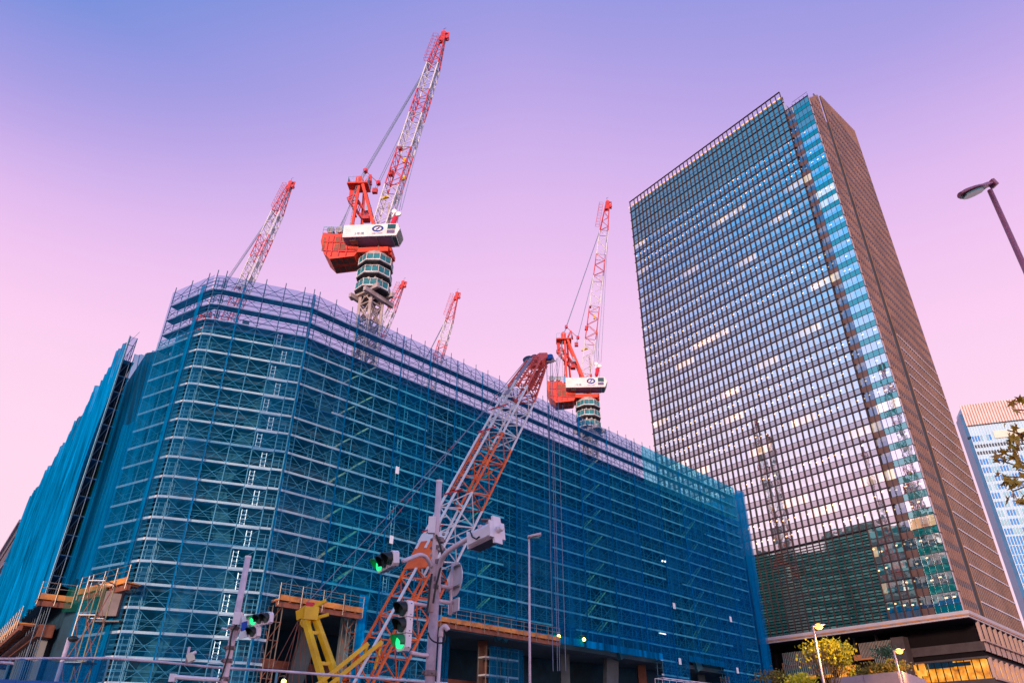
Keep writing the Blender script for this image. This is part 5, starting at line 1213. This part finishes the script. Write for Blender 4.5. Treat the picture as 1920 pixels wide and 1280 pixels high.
def round_sign():
    p=atD(853,1085,DM+.2); t=thing('road_sign',p,'round road sign seen nearly edge-on from behind, right of the stout pole','sign')
    n=unit(V(.88,.48,0)); sd=V(n[1],-n[0],0); vs=[p+sd*.3*math.cos(a)+V(0,0,.3*math.sin(a)) for a in [2*math.pi*k/32 for k in range(32)]]
    m=MB(); m.ext(vs,n*.012); m.build('disc',MT['sigw'],t); m=MB()
    m.bar(p-n*.03+V(0,0,.2)-sd*.26,p-n*.03+V(0,0,.2)+sd*.26,.03); m.bar(p-n*.03+V(0,0,-.16)-sd*.26,p-n*.03+V(0,0,-.16)+sd*.26,.03); m.build('stiffener',MT['galv'],t)
    smooth(MB().tube(p-n*.06+V(0,0,.28),p-n*.06+V(0,0,-.62),.027,10).build('sign_post',MT['pole'],t))
    q=p+V(0,0,-.46); MB().ob(q,sd*.22,n*.01,V(0,0,.11)).build('lower_plate',MT['sigw'],t)
round_sign()
def left_pole():
    D=26.0; b=xat(420,D,4.0); top=atD(465,1043,D); c=V(b[0],b[1],0)
    t=thing('traffic_pole',c,'slim white traffic light pole at lower left before the lit decks','pole')
    smooth(MB().tube(c,V(c[0],c[1],top[2]),.135,16,r2=.1).build('pole',MT['pole'],t)); MB().tube(V(c[0],c[1],top[2]-.05),V(c[0],c[1],top[2]+.02),.11,16).build('pipe_cap',MT['sigw'],t)
    bx=atD(446,1159,D-.2); MB().ob(bx,V(.12,0,0),V(0,.1,0),V(0,0,.2)).build('junction_box',MT['sigw'],t)
    for py in (1177,1214,1238,1272): p=atD(465-(py-1043)*.196,py,D); m=MB(); m.tube(p-V(0,0,.06),p+V(0,0,.06),.17,12); m.ball(p+V(.15,-.1,0),.06,6); m.ball(p+V(-.15,-.1,0),.06,6); m.build('clamp',MT['poled'],t)
    m=MB(); m.sweep([atD(x_,y_,D-.25) for x_,y_ in ((444,1170),(436,1182),(432,1200),(430,1220),(424,1240),(418,1260),(412,1275))],.03,6); m.build('cable',MT['black'],t)
    m=MB(); m.path([atD(x_,y_,D-.1) for x_,y_ in ((442,1196),(446,1186),(452,1178),(460,1172))],.045,8); m.build('arm',MT['pole'],t)
    m=MB(); m.path([atD(x_,y_,D-.1) for x_,y_ in ((434,1180),(416,1177))],.035,8); m.build('short_arm',MT['sigw'],t)
    m=MB(); m.path([atD(x_,y_,D-.1) for x_,y_ in ((420,1274),(380,1272),(324,1268))],.07,8); m.ob(atD(324,1270,D-.1),V(.09,0,0),V(0,.09,0),V(0,0,.12)); m.build('lower_arm',MT['sigw'],t)
    m=MB(); a=atD(461,1163,D-.3); m.ob(a,V(.12,0,.05),V(0,.02,0),V(-.03,0,.17)); m.build('sign_plate',MT['sign'],t)
    a=atD(458,1172,D-.35); MB().ob(a+V(-.0,0,-.02),V(.09,0,.03),V(0,.02,0),V(-.02,0,.14)).build('blue_plate',pm('blue_plate',(.01,.08,.5),.1,2,.4),t)
    a=atD(457,1188,D-.35); MB().ob(a,V(.12,0,.03),V(0,.02,0),V(-.02,0,.12)).build('sign_plate',MT['sign'],t)
    MB().path([atD(507,1156,D-.4),atD(515,1155,D-.4)],.05,8).build('end_bracket',MT['galv'],t)
    MB().path([atD(452,1180,D),atD(468,1165,D-.15),atD(502,1158,D-.2)],.04,8).build('arm',MT['pole'],t)
    p=atD(487,1160,D-.5); lay=unit(V(.8,-.6,0)); fw=unit(V(-.6,-.8,-.1)); fw=unit(fw-lay*fw.dot(lay)); u=np.cross(lay,fw); u=unit(u if u[2]>0 else -u)
    signal(p,fw,lay,'horizontal traffic light with green lit on the slim left pole',0,sp=.34,upv=u)
    p=atD(474,1184,D-.5); signal(p,fw,lay,'single unlit signal head below the green light on the slim left pole',9,n=1,sp=.42,upv=u)
left_pole()
def street_lamp(px,y,D,label,on=False,left=False,h=None,r=.06,headlen=.75,mat='pole'):
    top=atD(px,y,D); c=V(top[0],top[1],0); t=thing('street_lamp',c,label,'street lamp')
    smooth(MB().tube(c,V(c[0],c[1],top[2]),r*1.5,10,r2=r).build('pole',MT[mat],t)); sgn=-1 if left else 1
    e=V(c[0],c[1],top[2]); m=MB(); m.ob(e+V(sgn*headlen*.4,-.05,.06+.03),V(sgn*headlen*.5,0,.07),V(0,.14,0),V(0,0,.05)); smooth(m.build('lamp_head',MT[mat],t))
    smooth(MB().ball(e+V(sgn*headlen*.45,-.05,.0),.3*headlen,14,(1.1,.6,.75) if on else (1.1,.45,.3)).build('lamp_glass',MT['lampon'] if on else MT['lampglass'],t))
    return t,e
street_lamp(992,1008,32,'tall thin white street lamp, unlit, right of the stout pole',r=.042,headlen=.6)
t_,e_=street_lamp(1524,1174,60,'lit amber street lamp beside the yellow tree',True,headlen=1.0,r=.07)
t2,e2_=street_lamp(1676,1220,68,'lit amber street lamp above the pink granite wall corner',True,headlen=1.0,r=.07)
for e in (e_,e2_):
    l=bpy.data.lights.new('lamp_light','POINT'); l.energy=1400 if e is e_ else 450; l.color=(1,.55,.15); l.shadow_soft_size=.3; o=bpy.data.objects.new('lamp_light',l); COL.objects.link(o); o.location=tuple(float(v) for v in e+V(.4,-.3,-.2)); o.parent=(t_ if e is e_ else t2); o.location=(.9,-.2,float(e[2])-1.1)
def brown_lamp():
    D=10.0; top=atD(1856,357,D); c=V(top[0],top[1],0); t=thing('street_lamp',c,'brown street lamp with a leaf-shaped head against the sky at upper right','street lamp')
    smooth(MB().tube(c,V(c[0],c[1],top[2]),.07,14,r2=.045).build('pole',MT['brownm'],t))
    # leaf-shaped shallow head
    a=atD(1862,347,D-.0); b=atD(1802,368,D-.1); ax=unit(b-a); L_=np.linalg.norm(b-a); sd=unit(np.cross(ax,V(0,0,1))); up=np.cross(sd,ax)
    if sd[1]>0: sd=-sd
    if up[2]<0: up=-up
    prof=[(0,.05),(.12,.06),(.3,.085),(.5,.135),(.68,.15),(.85,.12),(1.0,.06)]
    vs=[];fs=[]; nn=10
    for u,w_ in prof:
        for k in range(nn+1):
            th=math.pi*k/nn; vs.append(a+ax*L_*u+sd*w_*math.cos(th)*1.15+up*(.02+.085*math.sin(th)*(1 if .05<u<.98 else .7)-(.02*math.sin(u*3.14)))-up*.0)
    for i in range(len(prof)-1):
        for k in range(nn): q=i*(nn+1)+k; fs.append((q,q+1,q+nn+2,q+nn+1))
    for i in range(len(prof)-1): q=i*(nn+1); fs.append((q,q+nn+1,q+2*nn+1,q+nn))
    fs.append(tuple(range(nn+1))); fs.append(tuple((len(prof)-1)*(nn+1)+k for k in range(nn+1))[::-1])
    m=MB(); m.add(vs,fs); H=smooth(m.build('lamp_head',MT['brownm'],t)); 
    for p in H.data.polygons: p.use_smooth=False
    vs=[];tp=[]
    for u,w_ in ((.34,.06),(.5,.115),(.68,.13),(.84,.1),(.93,.06)): vs.append(a+ax*L_*u+sd*w_-up*.012); tp.append(a+ax*L_*u-sd*w_-up*.012)
    m=MB(); m.ext(vs+tp[::-1],-up*.03); m.build('lamp_glass',MT['lampglass'],H)
    MB().ob(a+up*.03-ax*.02,ax*.035,sd*.07,up*.07).build('head_collar',MT['brownm'],H)
brown_lamp()
# ------------------------------------------------------------------ lower left: rail, nets, hoarding
def temp_fence():
    pts=[(-40,1234),(0,1234.5),(100,1233.5),(205,1233),(300,1240),(400,1250),(520,1257),(640,1266),(760,1275),(840,1281)]
    W=[atD(x,y,29) for x,y in pts]; t=thing('net_fence',(W[3][0],W[3][1],0),'white pipe rail with blue netting crossing the bottom left','fence')
    for a,b in zip(W[:-1],W[1:]): MB().tube(a,b,.045,8).build('rail',MT['pole'],t)
    for p in (W[1]*.8+W[2]*.2,W[3],W[5],W[6],W[7],W[8]): MB().tube(V(p[0],p[1],0),p,.045,8).build('post',MT['post'],t)
    a,b=W[0],W[3]; vs=[];fs=[];nx,nz=70,16
    for j in range(nz+1):
        for i in range(nx+1):
            u=i/nx;v=j/nz;p=a+(b-a)*u; vs.append(V(p[0],p[1]+.12*math.sin(u*34+v*4)+.1*math.sin(u*11),p[2]*(1-v)-.1*abs(math.sin(u*18))*(1-v)))
    for j in range(nz):
        for i in range(nx): k=j*(nx+1)+i; fs.append((k,k+1,k+nx+2,k+nx+1))
    m=MB(); m.add(vs,fs); smooth(m.build('net',MT['drape'],t))
    m=MB(); m.tube(atD(0,1241,28.6),atD(25,1243,28.6),.05,8); m.build('short_rail',MT['pole'],t)
temp_fence()
def hoarding():
    a=atD(-60,1270,22); b=atD(215,1281.5,22); t=thing('site_hoarding',((a+b)/2)*V(1,1,0),'plain blue hoarding panels at the very bottom left corner','fence')
    d=(b-a); n=6
    for i in range(n):
        p=a+d*i/n; q=a+d*(i+1)/n; MB().ob(V((p[0]+q[0])/2,(p[1]+q[1])/2,(p[2]+q[2])/4),V(*(q-p)[:2],0)*.49,V(0,.03,0),V(0,0,(p[2]+q[2])/4)).build('panel',pm('hoarding_blue',(.01,.12,.42),.12,.8,.5),t)
hoarding()
def lamp_left():
    D=40; a=atD(130,1195,D); b=atD(120,1240,D); t=thing('street_lamp',V(a[0],a[1],0),'short pale pole with a dark round lamp before the loading bay','street lamp')
    smooth(MB().tube(V(a[0],a[1],0),a,.1,12).build('pole',MT['pole'],t)); q=atD(137,1197,D-.3); smooth(MB().ball(q,.2,14,(1.3,1,.8)).build('lamp_head',MT['black'],t))
lamp_left()
def camera_post():
    D=28.5; t0=atD(350,1238,D); t=thing('site_camera',t0,'small cream loudspeaker and stub pipe clamped on the white rail','device')
    smooth(MB().tube(atD(349,1243,D),atD(355,1212,D),.05,8).build('stub_pipe',MT['pole'],t)); p=atD(358,1232,D-.1)
    MB().ob(p,V(.09,0,.05),V(0,.1,0),V(-.07,0,.13)).build('speaker_body',pm('cream_plastic',(.75,.7,.55),.08,2,.4),t); MB().ob(p+V(.09,0,.17),V(.05,0,.03),V(0,.05,0),V(-.02,0,.04)).build('speaker_horn',MT['sigw'],t)
camera_post()
def lamp_frame():
    p=onp(1230,1272,P1+nB*7,45.5); t=thing('tube_frame',(p[0],p[1],0),'white tubular cage frame at the bottom before the gateways','frame')
    m=MB(); a0=onp(1228,1271,P1+nB*7,45.5); a1=onp(1330,1283,P1+nB*7,45.5); d=a1-a0
    for o in (0,1.1): m.bar(a0+nB*o,a1+nB*o,.07)
    for i in range(9): q=a0+d*i/8; m.bar(q,q+nB*1.1,.05); m.bar(q,V(q[0],q[1],0),.05)
    m.build('frame_tube',MT['sigw'],t)
lamp_frame()
# ------------------------------------------------------------------ trees
def leaf(m,p,r,lobes=5,flat=None):
    n=unit(V(random.gauss(0,1),random.gauss(0,1)-.7,random.gauss(0,1)+.3)) if flat is None else flat
    u=unit(np.cross(n,V(random.random(),random.random(),1))); v=np.cross(n,u); a0=random.random()*6.28; P=[];k=lobes*2
    for i in range(k):
        a=a0+2*math.pi*i/k*.86; rr=r*(1 if i%2==0 else .42); P.append(p+u*rr*math.cos(a)+v*rr*math.sin(a)+n*rr*.15*math.sin(3*a))
    P.append(p-(u*math.cos(a0-.45)+v*math.sin(a0-.45))*-r*.3); m.add(P,[tuple(range(len(P)))])
def street_tree():
    D=66; base=xat(1592,D,0); top=atD(1562,1176,D); t=thing('street_tree',base*V(1,1,0),'yellow leaved street tree glowing beside the lit amber lamp','tree')
    c=V(base[0],base[1],0); H=top[2]; m=MB(); m.tube(c,c+V(.1,0,H*.42),.2,10,r2=.13); tips=[]
    def br(p,d,l,r,dep):
        q=p+d*l; m.tube(p,q,r,6,r2=r*.65)
        if dep==0: tips.append(q); return
        for _ in range(3 if dep>1 else 4): br(q,unit(d+V(random.gauss(0,.26),random.gauss(0,.26),random.gauss(.15,.2))),l*random.uniform(.62,.85),r*.62,dep-1)
    for _ in range(7): br(c+V(.1,0,H*.42),unit(V(random.gauss(0,.15),random.gauss(0,.15),1)),H*.17,.07,3)
    m.build('trunk',MT['bark'],t)
    lf=MB();lg=MB(); cen=xat(1566,D,H*.86); n=0
    for q in tips:
        e=V((q[0]-cen[0])/1.9,(q[1]-cen[1])/1.9,(q[2]-H*.72)/(H*.28))
        k=13 if q[2]>H*.66 else 3
        if np.linalg.norm(e[:2])>.95: k=max(0,k-11)
        for _ in range(k): leaf(lf if random.random()<.85 else lg,q+V(random.gauss(0,.34),random.gauss(0,.34),random.gauss(0,.3)),random.uniform(.1,.18))
    C=lf.build('crown',MT['leafy'],t); lg.build('green_leaves',MT['leafg'],C)
street_tree()
def near_tree():
    D=8.0; t=thing('maple_tree',(8.6,8.6,0),'maple branch with brown green leaves reaching in at the right edge','tree')
    m=MB(); c=V(8.6,8.6,0); m.tube(c,c+V(0,0,4.6),.16,12,r2=.1); lf=MB()
    groups=[((1915,748),3),((1910,768),2),((1893,822),7),((1905,832),5),((1889,806),4),((1875,862),2),((1902,858),4),((1912,865),5),((1896,905),8),((1886,893),5),((1899,920),4),((1917,942),5),((1918,930),3),((1881,848),1),((1915,815),3),((1908,880),3)]
    hub=c+V(0,0,4.4); forks=[atD(1990,790,D+.1),atD(2000,850,D),atD(1985,915,D+.1)]
    prev=hub
    for q in forks: m.sweep([hub,(hub+q)/2+V(0,.1,.15),q],.03,8)
    for (px,py),n in groups:
        p=atD(px,py,D); q=min(forks,key=lambda f_:np.linalg.norm(f_-p)); m.sweep([q,(p+q)/2+V(0,.02,.06),p],.008,5)
        for k in range(n): leaf(lf,p+V(random.gauss(0,.04),random.gauss(0,.06),random.gauss(0,.04)),random.uniform(.045,.085),5,flat=unit(V(random.gauss(0,.5),-1,random.gauss(-.3,.5))))
    for i in range(9):
        a_=i*.7; q=hub+V(math.cos(a_)*.9+.9,math.sin(a_)*.9,.5+.5*random.random()); m.sweep([hub,(hub+q)/2+V(0,0,.2),q],.025,6)
        for k in range(40): leaf(lf,q+V(random.gauss(0,.3),random.gauss(0,.3),random.gauss(0,.25)),random.uniform(.05,.08))
    m.build('trunk',MT['bark'],t); lf.build('leaves',MT['leafo'],t)
near_tree()
